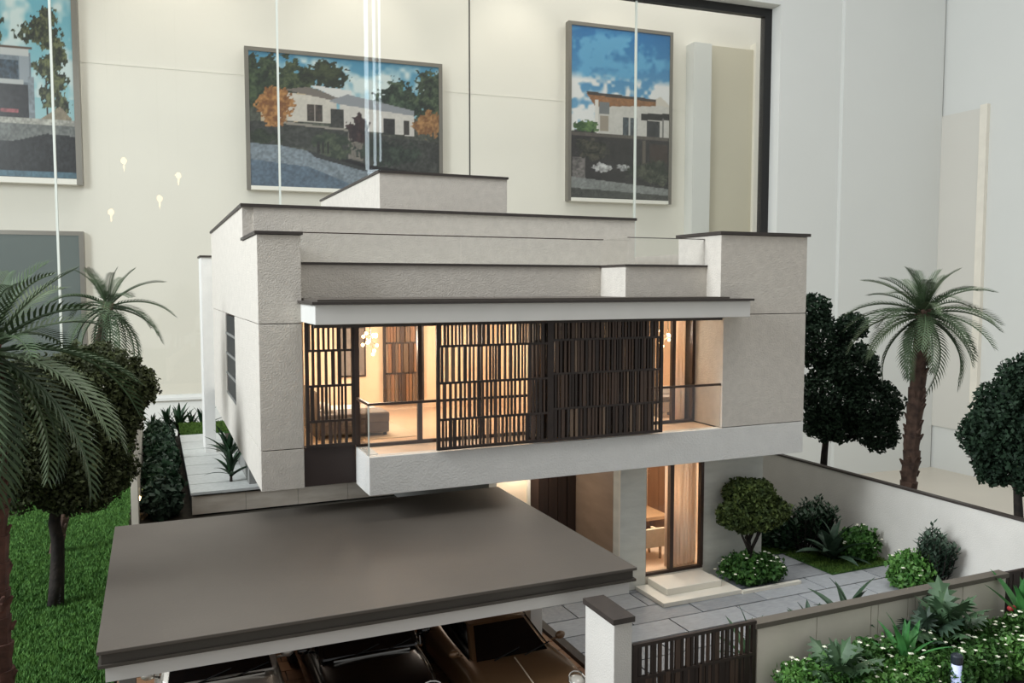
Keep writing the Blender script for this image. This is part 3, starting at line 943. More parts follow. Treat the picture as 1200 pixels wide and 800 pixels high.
# ground floor left: recessed wall and raised path
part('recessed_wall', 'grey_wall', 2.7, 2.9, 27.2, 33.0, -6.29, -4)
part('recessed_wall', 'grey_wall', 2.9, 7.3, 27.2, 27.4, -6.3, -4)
pth = thing('raised_path', (1.8, 31, GZ), 'raised stone path with marble riser along the left side of the house', 'path')
obj('path_body', bx(.97, 2.69, 26.85, 37.4, -7.0, -6.38), 'joint_dark', pth)
for a, b in zip([.97, 2.55, 4.15, 5.75], [2.54, 4.14, 5.74, 7.3]):
    obj('riser_slab', bx(a, b, 26.79, 26.85, -7.0, -6.44), 'marble', pth)
ys = [26.72, 27.9, 29.35, 30.9, 32.5, 34.0, 35.6, 37.4]
for a, b in zip(ys[:-1], ys[1:]):
    obj('path_slab', bx(.94, 2.7, a, b - .05, -6.38, -6.3), 'paver_light', pth)
obj('path_slab', bx(2.7, 7.3, 26.72, 27.2, -6.38, -6.3), 'paver_light', pth)

# interior lights
def plight(loc, power, r=.02, col=(1.0, 0.90, 0.77)):
    l = bpy.data.lights.new('room_light', 'POINT')
    l.energy = power
    l.color = col
    l.shadow_soft_size = r
    o = bpy.data.objects.new('room_light', l)
    COL.objects.link(o)
    o.location = wl(loc)
    return o


plight((4.6, 18.6, -1.3), 1.5)
plight((7.0, 19.2, -1.3), 0.8)
plight((11.3, 17.6, -1.2), 1.7)
plight((11.2, 17.4, -4.5), 1.2, .02, (1.0, 0.93, 0.85))
plight((7.95, 17.7, -4.3), 0.35)
plight((2.0, 15.3, -4.9), 0.2, .05)
plight((5.0, 15.3, -4.9), 0.2, .05)

# carport
CPT = thing('carport', (3.2, 14, GZ), 'carport with broad taupe flat roof and white fascia over three cars', 'carport')
obj('roof_deck', bx(-.75, 7.1, 11.26, 17.15, -4.60, -4.55), 'roof_taupe', CPT, bev=.008)
obj('roof_edge', bx(-.70, 7.05, 11.31, 17.1, -4.74, -4.60), 'roof_edge', CPT)
obj('roof_edge', bx(-.74, 7.09, 11.27, 17.14, -4.78, -4.74), 'roof_edge', CPT)
for a in [(-.66, 7.0, 11.34, 11.6), (-.66, 7.0, 16.8, 17.06), (-.66, -.4, 11.6, 16.8), (6.74, 7.0, 11.6, 16.8)]:
    obj('fascia_beam', bx(*a, -4.99, -4.78), 'white_fascia', CPT)
obj('ceiling_board', bx(-.4, 6.74, 11.6, 16.8, -4.84, -4.78), 'cabinet_wood', CPT)
obj('column', bx(6.74, 7.0, 14.6, 14.86, -7, -4.99), 'white_fascia', CPT, bev=.01)
obj('column', bx(6.74, 7.0, 16.8, 17.06, -7, -4.99), 'white_fascia', CPT, bev=.01)
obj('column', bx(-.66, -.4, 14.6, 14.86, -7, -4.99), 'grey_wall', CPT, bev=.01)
obj('back_wall', bx(-.66, 6.74, 17.0, 17.06, -7, -5.4), 'cabinet_wood', CPT)

# gate post, gate, boundary walls
gp_ = thing('gate_post', (6.05, 10.4, GZ), 'white rendered gate post with dark cap beside the slatted gate', 'post')
obj('post_body', bx(5.9, 6.2, 9.95, 10.8, -7, -4.8), 'garden_wall', gp_, bev=.01)
obj('post_cap', bx(5.87, 6.23, 9.92, 10.83, -4.8, -4.72), 'dark_cap', gp_)
gt = thing('slatted_gate', (7.3, 9.95, GZ), 'dark slatted pedestrian gate between white post and beige wall', 'gate')
screen(6.23, 8.44, 9.98, -6.95, -5.16, [-5.68, -6.35], .045, 21, .95, 'gate_leaf', gt, wts=(.7, .3, 0))
lw_ = thing('boundary_wall', (11.3, 10, GZ), 'low beige clad boundary wall with brown cap behind the planter', 'wall')
obj('wall_core', bx(8.5, 14.1, 9.99, 10.08, -7, -5.3), 'joint_dark', lw_)
edges = [8.46, 9.66, 10.83, 10.99, 11.67, 11.85, 13.0, 14.12]
for a, b in zip(edges[:-1], edges[1:]):
    obj('cladding_panel', bx(a + .008, b - .008, 9.96, 10.11, -7, -5.29), 'clad_beige', lw_)
obj('wall_cap', bx(8.42, 14.16, 9.93, 10.14, -5.29, -5.21), 'cap_brown', lw_)
fn = thing('boundary_fence', (15.6, 10, GZ), 'dark vertical board fence at the right end of the boundary wall', 'fence')
screen(14.16, 16.95, 10.02, -6.98, -5.22, [-6.1], .02, 25, 1.8, 'fence_panel', fn, wts=(.6, .4, 0))
gw = thing('garden_wall', (17.1, 16, GZ), 'long white garden wall with thin dark cap right of the patio', 'wall')
obj('wall_body', bx(17.0, 17.12, 9.9, 30, -7, -5.05), 'garden_wall', gw)
obj('wall_cap', bx(16.985, 17.135, 9.88, 30.05, -5.05, -5.0), 'dark_cap', gw)
lb = thing('boundary_wall', (-.55, 33, GZ), 'narrow grey boundary wall with a small warm lamp beside the hedge', 'wall')
obj('wall_body', bx(-.68, -.5, 25.2, 42, -7, -5.28), 'clad_beige', lb)
obj('wall_cap', bx(-.7, -.48, 25.18, 42, -5.28, -5.22), 'cap_brown', lb)
ll = obj('wall_lamp', bx(-.5, -.38, 27.4, 27.56, -6.55, -6.45), 'bulb_warm', lb)
plight((-.25, 27.48, -6.4), .04, .005)
# ------------------------------------------------------------------ plants
def leaf_quads(P, size, aspect=1.6, up=0.0, rng=RNG):
    n = len(P)
    a = rng.normal(size=(n, 3)); a /= np.linalg.norm(a, axis=1)[:, None]
    b = rng.normal(size=(n, 3)); b[:, 2] += up
    b -= a * (a * b).sum(1)[:, None]; b /= np.linalg.norm(b, axis=1)[:, None]
    s = size * rng.uniform(.65, 1.25, n)[:, None]
    p0 = P - b * s * aspect * .5; p2 = P + b * s * aspect * .5
    m = P + b * s * .05
    p1 = m + a * s * .5; p3 = m - a * s * .5
    V = np.stack([p0, p1, p2, p3], 1).reshape(-1, 3)
    return V, np.arange(4 * n).reshape(-1, 4)


def blob_points(blobs, n, lo=.62, hi=1.04, lump=.16, rng=RNG):
    """points in the outer shell of several ellipsoids, ruffled into clumps"""
    out = []
    vol = np.array([b[3] * b[4] + b[4] * b[5] + b[3] * b[5] for b in blobs]); vol = vol / vol.sum()
    for b, fr in zip(blobs, vol):
        k = max(20, int(n * fr))
        dv = rng.normal(size=(k, 3)); dv /= np.linalg.norm(dv, axis=1)[:, None]
        ph = rng.uniform(0, 6.28, 6)
        l = (np.sin(dv[:, 0] * 9 + ph[0]) * np.sin(dv[:, 1] * 9 + ph[1]) + np.sin(dv[:, 2] * 11 + ph[2]) * np.sin(dv[:, 0] * 13 + ph[3])) * lump * .5
        rr = rng.uniform(lo ** 2, hi ** 2, k) ** .5 * (1 + l)
        out.append(np.stack([b[0] + dv[:, 0] * rr * b[3], b[1] + dv[:, 1] * rr * b[4], b[2] + dv[:, 2] * rr * b[5]], 1))
    return np.concatenate(out)


def branch_mb(paths):
    mb = MB()
    for pts, r0, r1 in paths:
        n = len(pts)
        mb.tube(pts, [r0 + (r1 - r0) * i / (n - 1) for i in range(n)], 7)
    return mb


def wob(p, q, n, amp, seed):
    r = random.Random(seed)
    return [tuple(p[i] + (q[i] - p[i]) * k / (n - 1) + (r.uniform(-amp, amp) if 0 < k < n - 1 else 0) for i in range(3)) for k in range(n)]


def tree(name, base, trunk_top, blobs, n, leaf, size, label, cat='tree', bark='bark', r0=.14, group=None):
    t = thing(name, base, label, cat, group)
    paths = [(wob(base, trunk_top, 6, .05, len(label)), r0, r0 * .65)]
    for i, b in enumerate(blobs):
        paths.append((wob(trunk_top, (b[0], b[1], b[2]), 5, .06, i + 3), r0 * .55, r0 * .15))
    obj('trunk', branch_mb(paths), bark, t, smooth=True)
    P = blob_points(blobs, n)
    o = obj('foliage', leaf_quads(P, size), leaf, t)
    return t


def bush(name, c, r, n, leaf, size, label, flowers=0, cat='shrub', group=None, petal='petal', up=.6, aspect=1.7):
    """c = centre on the ground, r = (rx, ry, height)"""
    t = thing(name, c, label, cat, group)
    rz = r[2] * .55
    blobs = [(c[0], c[1], c[2] + rz * .85, r[0], r[1], rz)]
    for k in range(4):
        a = random.uniform(0, 6.28)
        blobs.append((c[0] + math.cos(a) * r[0] * .55, c[1] + math.sin(a) * r[1] * .55, c[2] + rz * random.uniform(.6, 1.15), r[0] * .5, r[1] * .5, rz * .6))
    P = blob_points(blobs, n, .3, 1.0, .2)
    P = P[P[:, 2] > c[2] + .02]
    obj('foliage', leaf_quads(P, size, aspect, up), leaf, t)
    sm = MB()
    for k in range(4):
        a = k * 1.6
        sm.tube([(c[0], c[1], c[2] - .02), (c[0] + math.cos(a) * r[0] * .3, c[1] + math.sin(a) * r[1] * .3, c[2] + rz)], [.03, .012], 5)
    obj('stem', sm, 'bark', t)
    if flowers:
        Q = blob_points(blobs, flowers * 3, .95, 1.06, .2)
        Q = Q[Q[:, 2] > c[2] + rz * .7][:flowers]
        fm = MB()
        for q in Q:
            s = random.uniform(.014, .028)
            fm.ball(tuple(q), s, 6, 3, (1, 1, .6))
            for k in range(4):
                a = k * 1.57 + random.random()
                fm.ball((q[0] + math.cos(a) * s, q[1] + math.sin(a) * s, q[2]), s * .7, 5, 3, (1, 1, .6))
        tag(obj('blossoms', fm, petal, t), 'small pale blossoms' if petal == 'petal' else 'red blossom', kind='stuff')
    return t


def stem_shrub(name, c, r, h, n, leaf, size, label, seed=1):
    t = thing(name, c, label, 'shrub')
    rr = random.Random(seed)
    sm = MB()
    v, f = [], []
    for k in range(n):
        a = k * 2.4
        d0 = r * math.sqrt((k + .5) / n)
        hh = h * rr.uniform(.72, 1.0) * (1 - .25 * d0 / r)
        tip = Vector((c[0] + math.cos(a) * d0, c[1] + math.sin(a) * d0, c[2] + hh))
        root = Vector((c[0] + math.cos(a) * d0 * .3, c[1] + math.sin(a) * d0 * .3, c[2]))
        sm.tube([root, (root + tip) / 2 + Vector((math.cos(a), math.sin(a), 0)) * .05, tip], [.02, .014, .006], 5)
        for q in range(26):
            s_ = .25 + .75 * q / 25
            p = root + (tip - root) * s_
            b_ = q * 2.4 + a
            o_ = Vector((math.cos(b_), math.sin(b_), rr.uniform(.5, 1.2))).normalized()
            sd = o_.cross(Vector((0, 0, 1))).normalized() * size * .16
            L = size * rr.uniform(.8, 1.15) * (1.15 - .45 * s_)
            i = len(v)
            v += [tuple(p), tuple(p + o_ * L * .5 + sd), tuple(p + o_ * L), tuple(p + o_ * L * .5 - sd)]
            f.append((i, i + 1, i + 2, i + 3))
    obj('stem', sm, 'bark', t)
    mb = MB(); mb.add(v, f)
    obj('foliage', mb, leaf, t)
    return t


def blade_mesh(m, w=.11, bend=.35, fold=.25, n=7):
    """one strap leaf along +x, unit length, arching down"""
    v, f = [], []
    for i in range(n + 1):
        s = i / n
        x = s * (1 - .15 * bend * s)
        z = .02 + .25 * s - bend * s * s
        ww = w * (math.sin(math.pi * min(1, (s * .82 + .18))) ** .8) * .5 + .001
        v += [(x, -ww, z + fold * ww), (x, 0, z - .004), (x, ww, z + fold * ww)]
    for i in range(n):
        a = i * 3
        f += [(a, a + 3, a + 4, a + 1), (a + 1, a + 4, a + 5, a + 2)]
    me = to_mesh('leaf', v, f, m)
    return me


def lobed_mesh(m):
    """deeply lobed leaf blade on an arching stalk along +x, unit length"""
    v, f = [], []
    st = [(s, .55 * s - .38 * s * s) for s in [0, .12, .25, .38, .5]]
    for x, z in st:
        v += [(x, -.012, z), (x, .012, z)]
    for i in range(len(st) - 1):
        a = 2 * i
        f.append((a, a + 1, a + 3, a + 2))
    out = []
    k = 0
    L = [(.42, .05), (.40, .20), (.50, .10), (.50, .28), (.58, .12), (.64, .30), (.67, .12), (.76, .26), (.77, .10), (.87, .17), (.87, .06), (1.0, .0)]
    zf = lambda x, y: .55 * x - .38 * x * x - .35 * abs(y) - .25 * max(0, x - .5) ** 1.3
    spine = [(.45, 0), (.55, 0), (.65, 0), (.75, 0), (.86, 0), (1.0, 0)]
    b = len(v)
    sp = [(x, 0, zf(x, 0)) for x, y in spine]
    v += sp
    for sgn in (1, -1):
        e = len(v)
        v += [(x, sgn * y, zf(x, y)) for x, y in L]
        m_ = [0, 0, 0, 1, 1, 2, 2, 3, 3, 4, 4, 5]
        for i in range(len(L) - 1):
            if m_[i] == m_[i + 1]:
                f.append((b + m_[i], e + i, e + i + 1) if sgn > 0 else (b + m_[i], e + i + 1, e + i))
            else:
                q = (b + m_[i], e + i, e + i + 1, b + m_[i + 1])
                f.append(q if sgn > 0 else q[::-1])
    return to_mesh('leaf', v, f, m)


BLADE = {}


def rosette(name, c, n, length, label, m='agave', lo=15, hi=80, w=.11, bend=.35, stem=0.0, cat='plant', group=None, kind='blade', seed=0):
    t = thing(name, c, label, cat, group)
    key = (m, w, bend, kind)
    if key not in BLADE:
        BLADE[key] = blade_mesh(m, w, bend) if kind == 'blade' else lobed_mesh(m)
    rr = random.Random(seed + int(c[0] * 100))
    st = MB().tube([(c[0], c[1], c[2] - .03), (c[0], c[1], c[2] + max(stem, .06))], [.05 * length, .035 * length], 6)
    obj('stem', st, 'bark', t)
    for k in range(n):
        el = math.radians(hi - (hi - lo) * k / max(1, n - 1) + rr.uniform(-8, 8))
        yaw = k * 2.39996 + rr.uniform(-.25, .25)
        L = length * rr.uniform(.75, 1.1)
        inst('leaf', BLADE[key], t, (c[0], c[1], c[2] + stem * rr.uniform(.7, 1.0)), (L, L, L), (rr.uniform(-.2, .2), -el, yaw))
    return t


def frond_mesh(m, droop, n=22, w=.0135, ll=.2, seed=1, sweep=.7):
    r = random.Random(seed)
    mb = MB()
    cur = lambda s: Vector((s * (1 - .22 * droop * s * s), 0, .10 * s - droop * s * s * .62))
    mb.tube([cur(i / 10) for i in range(11)], [.014 * (1 - .8 * i / 10) + .001 for i in range(11)], 5)
    v, f = [], []
    for i in range(n):
        s = .10 + .90 * i / (n - 1)
        p = cur(s)
        t = (cur(min(1, s + .02)) - cur(max(0, s - .02))).normalized()
        env = (math.sin(math.pi * (.12 + .80 * s)) ** .7)
        L = ll * env * r.uniform(.9, 1.1)
        for sg in (1, -1):
            nrm = Vector((0, 1, 0)).cross(t) * -1
            dr = (t * (sweep + .35 * s) + Vector((0, sg, 0)) * (1 - .35 * s) + nrm * .30).normalized()
            wv = t * w
            q = p + dr * L * .5
            tip = p + dr * L + Vector((0, 0, -.13 * L))
            k = len(v)
            v += [p - wv * .6, p + wv * .6, q + wv + Vector((0, 0, .0)), tip, q - wv]
            f += [(k, k + 1, k + 2, k + 4), (k + 4, k + 2, k + 3)]
    mb.add(v, f)
    return to_mesh('frond', mb.v, mb.f, m)


FRONDS = {}


def palm(base, top, n, length, label, mats, trunk='palm_trunk', r0=.25, seed=3, lo=-35, hi=82, n_leaf=22, yaw0=0.0, w=.0135, ll=.2):
    t = thing('palm_tree', base, label, 'palm tree')
    rr = random.Random(seed)
    mb = MB()
    N = 15
    for k in range(N):
        s0, s1 = k / N, (k + 1.25) / N
        q0 = [base[i] + (top[i] - base[i]) * s0 for i in range(3)]
        q1 = [base[i] + (top[i] - base[i]) * min(s1, 1.02) for i in range(3)]
        ra = r0 * (1.0 - .22 * s0) * rr.uniform(.86, .96)
        rb = ra * rr.uniform(1.12, 1.3)
        jit = (rr.uniform(-.02, .02), rr.uniform(-.02, .02))
        mb.tube([q0, ((q0[0] + q1[0]) / 2 + jit[0], (q0[1] + q1[1]) / 2 + jit[1], (q0[2] + q1[2]) / 2), q1], [ra, (ra + rb) / 2, rb], 9)
    # broken leaf bases
    for k in range(54):
        s = rr.uniform(.02, 1.0)
        a = rr.uniform(0, 6.28)
        c = [base[i] + (top[i] - base[i]) * s for i in range(3)]
        r_ = r0 * (1 - .22 * s)
        p0 = (c[0] + math.cos(a) * r_ * .8, c[1] + math.sin(a) * r_ * .8, c[2])
        p1 = (c[0] + math.cos(a) * r_ * 1.28, c[1] + math.sin(a) * r_ * 1.28, c[2] + r0 * .55)
        mb.tube([p0, p1], [r0 * .3, r0 * .1], 5)
    obj('trunk', mb, trunk, t, smooth=False)
    for k in range(n):
        f = k / (n - 1)
        el = hi - (hi - lo) * f ** .9 + rr.uniform(-9, 9)
        dr = .5 + .55 * f + rr.uniform(-.15, .15)
        key = (mats[k % len(mats)], round(dr * 5) / 5, n_leaf, w, ll)
        if key not in FRONDS:
            FRONDS[key] = frond_mesh(key[0], key[1], n_leaf, w, ll, len(FRONDS) + 1)
        L = length * rr.uniform(.85, 1.08) * (.62 + .38 * min(1, f * 2.2))
        yaw = yaw0 + k * 2.39996 + rr.uniform(-.2, .2)
        inst('frond', FRONDS[key], t, (top[0] + math.cos(yaw) * .06, top[1] + math.sin(yaw) * .06, top[2] + .1 - .22 * f), (L, L, L), (rr.uniform(-.25, .25), -math.radians(el), yaw))
    return t


# right side, beyond the garden wall
palm((18.45, 15.95, GZ), (18.5, 15.6, -0.72), 54, 2.0, 'palm tree with rough brown trunk beyond the white garden wall', ('palm_leaf', 'palm_leaf_b', 'palm_leaf_c'), r0=.225, seed=5, lo=-40)
tree('leafy_tree', (18.5, 19.0, GZ), (18.5, 18.9, -4.6),
     [(18.4, 18.6, -3.2, .95, .95, .9), (18.3, 19.1, -1.7, .75, .75, .8), (18.7, 18.1, -2.4, .7, .7, .75), (18.9, 17.5, -3.4, .75, .75, .75), (18.6, 18.7, -4.1, .9, .9, .55), (18.3, 19.3, -.75, .5, .5, .5), (18.9, 17.3, -4.2, .55, .55, .5), (18.8, 18.3, -1.2, .45, .45, .4)],
     24000, 'leaf_deep', .08, 'dark green tree between the house and the palm')
tree('leafy_tree', (18.6, 12.7, GZ), (18.55, 12.9, -4.8),
     [(18.5, 13.0, -3.2, 1.0, .9, 1.1), (18.5, 13.5, -3.6, .75, .7, .8), (18.6, 12.6, -2.3, .8, .8, .75), (18.6, 12.2, -3.6, .9, .9, .9), (18.5, 13.4, -4.35, .5, .5, .45), (18.5, 12.3, -4.4, .6, .6, .5)],
     26000, 'leaf_deep', .08, 'dark green round tree at the right edge of the picture')

# left side, on the lawn
tree('leafy_tree', (-2.11, 20.24, GZ), (-2.0, 20.2, -4.7),
     [(-1.7, 20.2, -3.3, 1.25, 1.2, 1.3), (-2.6, 20.0, -3.5, 1.2, 1.2, 1.2), (-1.15, 20.3, -4.1, .75, .8, .6), (-1.2, 20.5, -2.2, 1.1, 1.1, .9), (-.45, 20.5, -2.3, .55, .6, .5), (-.75, 20.4, -3.0, .5, .5, .45), (-1.6, 20.0, -4.45, .8, .8, .45), (-2.4, 20.2, -2.3, 1.0, 1.0, .8)],
     64000, 'leaf_olive', .066, 'brownish green bushy tree on the lawn under the palms', r0=.17)
palm((-2.22, 14.0, GZ), (-2.2, 14.1, -0.95), 42, 2.5, 'large palm at the left edge with reddish brown trunk on the lawn', ('palm_leaf', 'palm_leaf_b', 'palm_leaf_c'), trunk='palm_trunk_red', r0=.19, seed=8, yaw0=.6, lo=-62, hi=70)
palm((-2.5, 24.2, GZ), (-1.05, 24.2, -0.55), 34, 1.85, 'palm behind the bushy tree left of the house', ('palm_leaf_b', 'palm_leaf'), r0=.16, seed=14, lo=-60)

# hedge beside the path
for k in range(10):
    bush('hedge_shrub', (.15 + random.uniform(-.08, .08), 27.2 + k * 1.32, -7.06), (.58, .8, 1.15 + .12 * random.random()), 1500, 'leaf_dark' if k % 3 else 'leaf_blue', .15,
         'dark hedge shrub left of the stone path, %s in its row' % ['nearest', 'second nearest', 'third nearest', 'fourth nearest', 'fifth nearest', 'fifth from the far end', 'fourth from the far end', 'third from the far end', 'second from the far end', 'farthest'][k], group='hedge shrubs beside the path', cat='shrub')
for k, (x, y_, L) in enumerate([(-.1, 40.9, 1.0), (.5, 41.0, 1.3), (1.0, 40.8, 1.4), (1.55, 40.9, 1.0), (2.05, 41.0, 1.3)]):
    rosette('spiky_plant', (x, y_, -6.9), 16, L, 'spiky dark plant behind the small rear lawn, %s in its row' % ['leftmost', 'second from left', 'middle one', 'second from right', 'rightmost'][k], 'leaf_dark', 25, 85, .14, .3, stem=.25, group='spiky plants at the rear', seed=k)
rosette('spiky_plant', (2.35, 30.4, -6.3), 18, 1.25, 'spiky dark plant against the grey wall, farther along the path', 'leaf_dark', 20, 80, .15, .35, stem=.3, seed=2)
rosette('spiky_plant', (2.2, 27.8, -6.3), 18, 1.05, 'spiky dark plant at the near end of the path by the riser', 'leaf_dark', 20, 80, .15, .35, stem=.2, seed=4)

# patio garden
bush('flower_bed', (12.95, 15.5, GZ), (.85, .68, .62), 5200, 'leaf_mid', .075, 'low white-flowered bush bed under the round topiary tree', 46, 'flower bed')
tree('topiary_tree', (12.95, 15.55, -7.0), (12.95, 15.55, -6.38),
     [(12.95, 15.55, -5.1, .62, .5, .5), (12.42, 15.5, -5.38, .4, .42, .32), (13.5, 15.45, -5.36, .42, .42, .33), (13.0, 15.2, -5.42, .45, .35, .3), (12.75, 15.7, -4.95, .4, .4, .36), (13.25, 15.65, -5.0, .38, .38, .36), (13.15, 15.5, -5.62, .3, .3, .2), (12.7, 15.45, -5.62, .3, .3, .2)],
     17000, 'leaf_topiary', .065, 'round topiary tree on branching trunk in front of the grey wall', r0=.07)
bush('flowering_shrub', (15.2, 17.2, -6.97), (.6, .6, .95), 2600, 'leaf_dark', .1, 'dark flowering shrub behind the topiary tree near the garden wall', 16)
rosette('broad_leaf_plant', (15.75, 15.75, -6.97), 20, 1.2, 'big broad-bladed dark plant in the middle of the lawn bed', 'leaf_blue', 10, 80, .22, .4, seed=6)
stem_shrub('upright_shrub', (16.2, 16.7, -6.97), .5, 1.45, 34, 'leaf_dark', .24, 'tall dark upright shrub against the garden wall', 1)
stem_shrub('upright_shrub', (15.5, 16.5, -6.97), .45, 1.45, 28, 'leaf_dark', .24, 'dark upright shrub left of the broad-bladed plant', 2)
bush('flowering_shrub', (16.4, 15.5, -6.97), (.5, .5, .85), 2600, 'leaf_mid', .085, 'green shrub with white flowers right of the broad-bladed plant', 18)
bush('flowering_shrub', (16.05, 13.6, GZ), (.58, .52, .85), 3600, 'leaf_fresh', .085, 'light green flowering shrub on the patio by the garden wall', 30)
stem_shrub('upright_shrub', (16.5, 13.35, GZ), .45, 1.6, 34, 'leaf_blue', .24, 'bluish dark upright shrub beside the light green flowering shrub', 3)
rosette('agave', (8.95, 10.75, -6.3), 14, 1.0, 'spiky grey-green plant behind the gate end of the boundary wall', 'agave', 25, 80, .13, .3, seed=1)
rosette('agave', (10.25, 10.7, -6.1), 12, .75, 'short grey plant peeking over the middle of the boundary wall', 'leaf_blue', 20, 80, .2, .35, seed=2)
rosette('agave', (11.1, 10.7, -6.05), 9, 1.05, 'dark curved-blade plant peeking over the boundary wall cap', 'leaf_dark', 25, 80, .14, .45, seed=3)
for o_, x_ in ((0, 8.95), (1, 10.25), (2, 11.1)):
    pass
pt_ = thing('planter_trough', (10.2, 10.7, GZ), 'grey planter trough along the back of the boundary wall', 'planter')
obj('trough_body', bx(8.6, 12.4, 10.42, 11.0, -7.0, -6.3), 'paver_c', pt_)

# front planter bed
pb = thing('planter_bed', (12.5, 9.2, GZ), 'planter bed of soil in front of the boundary wall', 'planter')
obj('soil_fill', bx(8.52, 16.9, 8.55, 9.92, -7.06, -6.45), 'soil', pb)
obj('planter_kerb', bx(8.42, 16.95, 8.4, 8.55, -7.06, -6.38), 'paver_light', pb)
FB = [(8.98, 9.55, .72, 'leaf_fresh'), (9.6, 9.5, .8, 'leaf_mid'), (10.25, 9.5, .85, 'leaf_mid'), (10.05, 9.0, .7, 'leaf_fresh'), (10.9, 9.55, .75, 'leaf_mid'), (10.75, 9.0, .72, 'leaf_fresh'),
      (11.55, 9.5, .75, 'leaf_mid'), (11.45, 8.95, .7, 'leaf_mid'), (12.25, 9.55, .8, 'leaf_mid'), (12.2, 9.0, .72, 'leaf_mid'), (12.95, 9.45, .75, 'leaf_mid'), (12.95, 8.95, .66, 'leaf_fresh'), (13.7, 9.4, .78, 'leaf_mid'), (13.7, 8.9, .66, 'leaf_mid'), (14.5, 9.3, .8, 'leaf_mid')]
FBL = ['leftmost flowering shrub of the front planter beside the gate', 'flowering shrub of the front planter behind the lobed-leaf plant', 'flowering shrub of the front planter left of the green agave',
       'low fresh flowering shrub at the planter kerb right of the lobed-leaf plant', 'flowering shrub of the front planter behind the green agave', 'low fresh flowering shrub in front of the green agave',
       'flowering shrub right of the green agave near the boundary wall', 'low flowering shrub just left of the bollard lamp', 'flowering shrub behind the bollard lamp near the boundary wall', 'low flowering shrub just right of the bollard lamp',
       'flowering shrub below the tall dark lobed plant', 'low fresh flowering shrub at the kerb in the right half of the planter', 'flowering shrub near the red flower', 'low flowering shrub at the planter kerb near the right edge', 'rightmost flowering shrub of the front planter']
for (x, y_, h_, m), lb_ in zip(FB, FBL):
    bush('flowering_shrub', (x, y_, -6.45), (.46, .36, h_), 3200, m, .06, lb_, 26, group='flowering shrubs in the front planter')
rosette('agave', (10.85, 9.3, -6.1), 13, .95, 'bright green agave with long blades in the front planter', 'agave_green', 25, 82, .15, .3, seed=9)
rosette('lobed_plant', (9.5, 9.3, -6.15), 16, .85, 'lobed-leaf plant at the left end of the front planter', 'agave', 10, 70, kind='lobed', seed=5)
rosette('lobed_plant', (12.15, 9.6, -6.0), 18, 1.0, 'tall dark lobed-leaf plant against the boundary wall', 'agave', 15, 85, kind='lobed', seed=7)
rosette('lobed_plant', (11.65, 9.6, -6.05), 9, .8, 'dark lobed-leaf plant between the agave and the tall lobed plant', 'leaf_blue', 15, 80, kind='lobed', seed=12)
rosette('broad_leaf_plant', (14.0, 9.5, -6.05), 10, 1.05, 'tall light green broad-leaved plant at the right edge', 'agave_green', 40, 85, .22, .2, seed=11)
rf = thing('red_flower', (13.75, 9.6, -6.4), 'single red flower on a stem in the front planter', 'flower')
obj('stem', MB().tube([(13.75, 9.6, -6.4), (13.76, 9.6, -5.72)], .012, 5), 'leaf_mid', rf)
obj('petals', MB().ball((13.76, 9.6, -5.68), .06, 8, 5, (1, 1, .8)).ball((13.8, 9.57, -5.66), .04, 8, 5), 'petal_red', rf)
# bollard lamp
bo = thing('bollard_lamp', (11.28, 8.7, -6.45), 'small bollard lamp with dark cap and pale glowing body', 'lamp')
obj('lamp_body', MB().lathe([(.075, 0), (.075, .62)], (11.28, 8.7, -6.45), 18), 'bollard_glow', bo, smooth=False)
obj('lamp_cap', MB().lathe([(.085, .62), (.09, .65), (.09, .74), (.075, .76), (.07, .745)], (11.28, 8.7, -6.45), 18), 'bollard_cap', bo)


# ------------------------------------------------------------------ cars (nose towards the camera, -y)
def loft_half(stations, prof):
    """stations: (y, halfwidth, zbottom, zside, zcentre); returns closed lofted body"""
    v, f = [], []
    n = None
    for (y_, hw, zb, zs, zc) in stations:
        h = zs - zb
        ring = [(0, zb), (hw * .82, zb), (hw * .97, zb + .18 * h), (hw, zb + .5 * h), (hw * .96, zb + .82 * h), (hw * .82, zs), (hw * .5, zc * .6 + zs * .4), (0, zc)]
        full = ring + [(-x, z) for x, z in ring[-2:0:-1]]
        n = len(full)
        v += [(x, y_, z) for x, z in full]
    for i in range(len(stations) - 1):
        for k in range(n):
            k2 = (k + 1) % n
            f.append((i * n + k, i * n + k2, (i + 1) * n + k2, (i + 1) * n + k))
    f.append(tuple(range(n)))
    f.append(tuple((len(stations) - 1) * n + k for k in range(n - 1, -1, -1)))
    return v, f


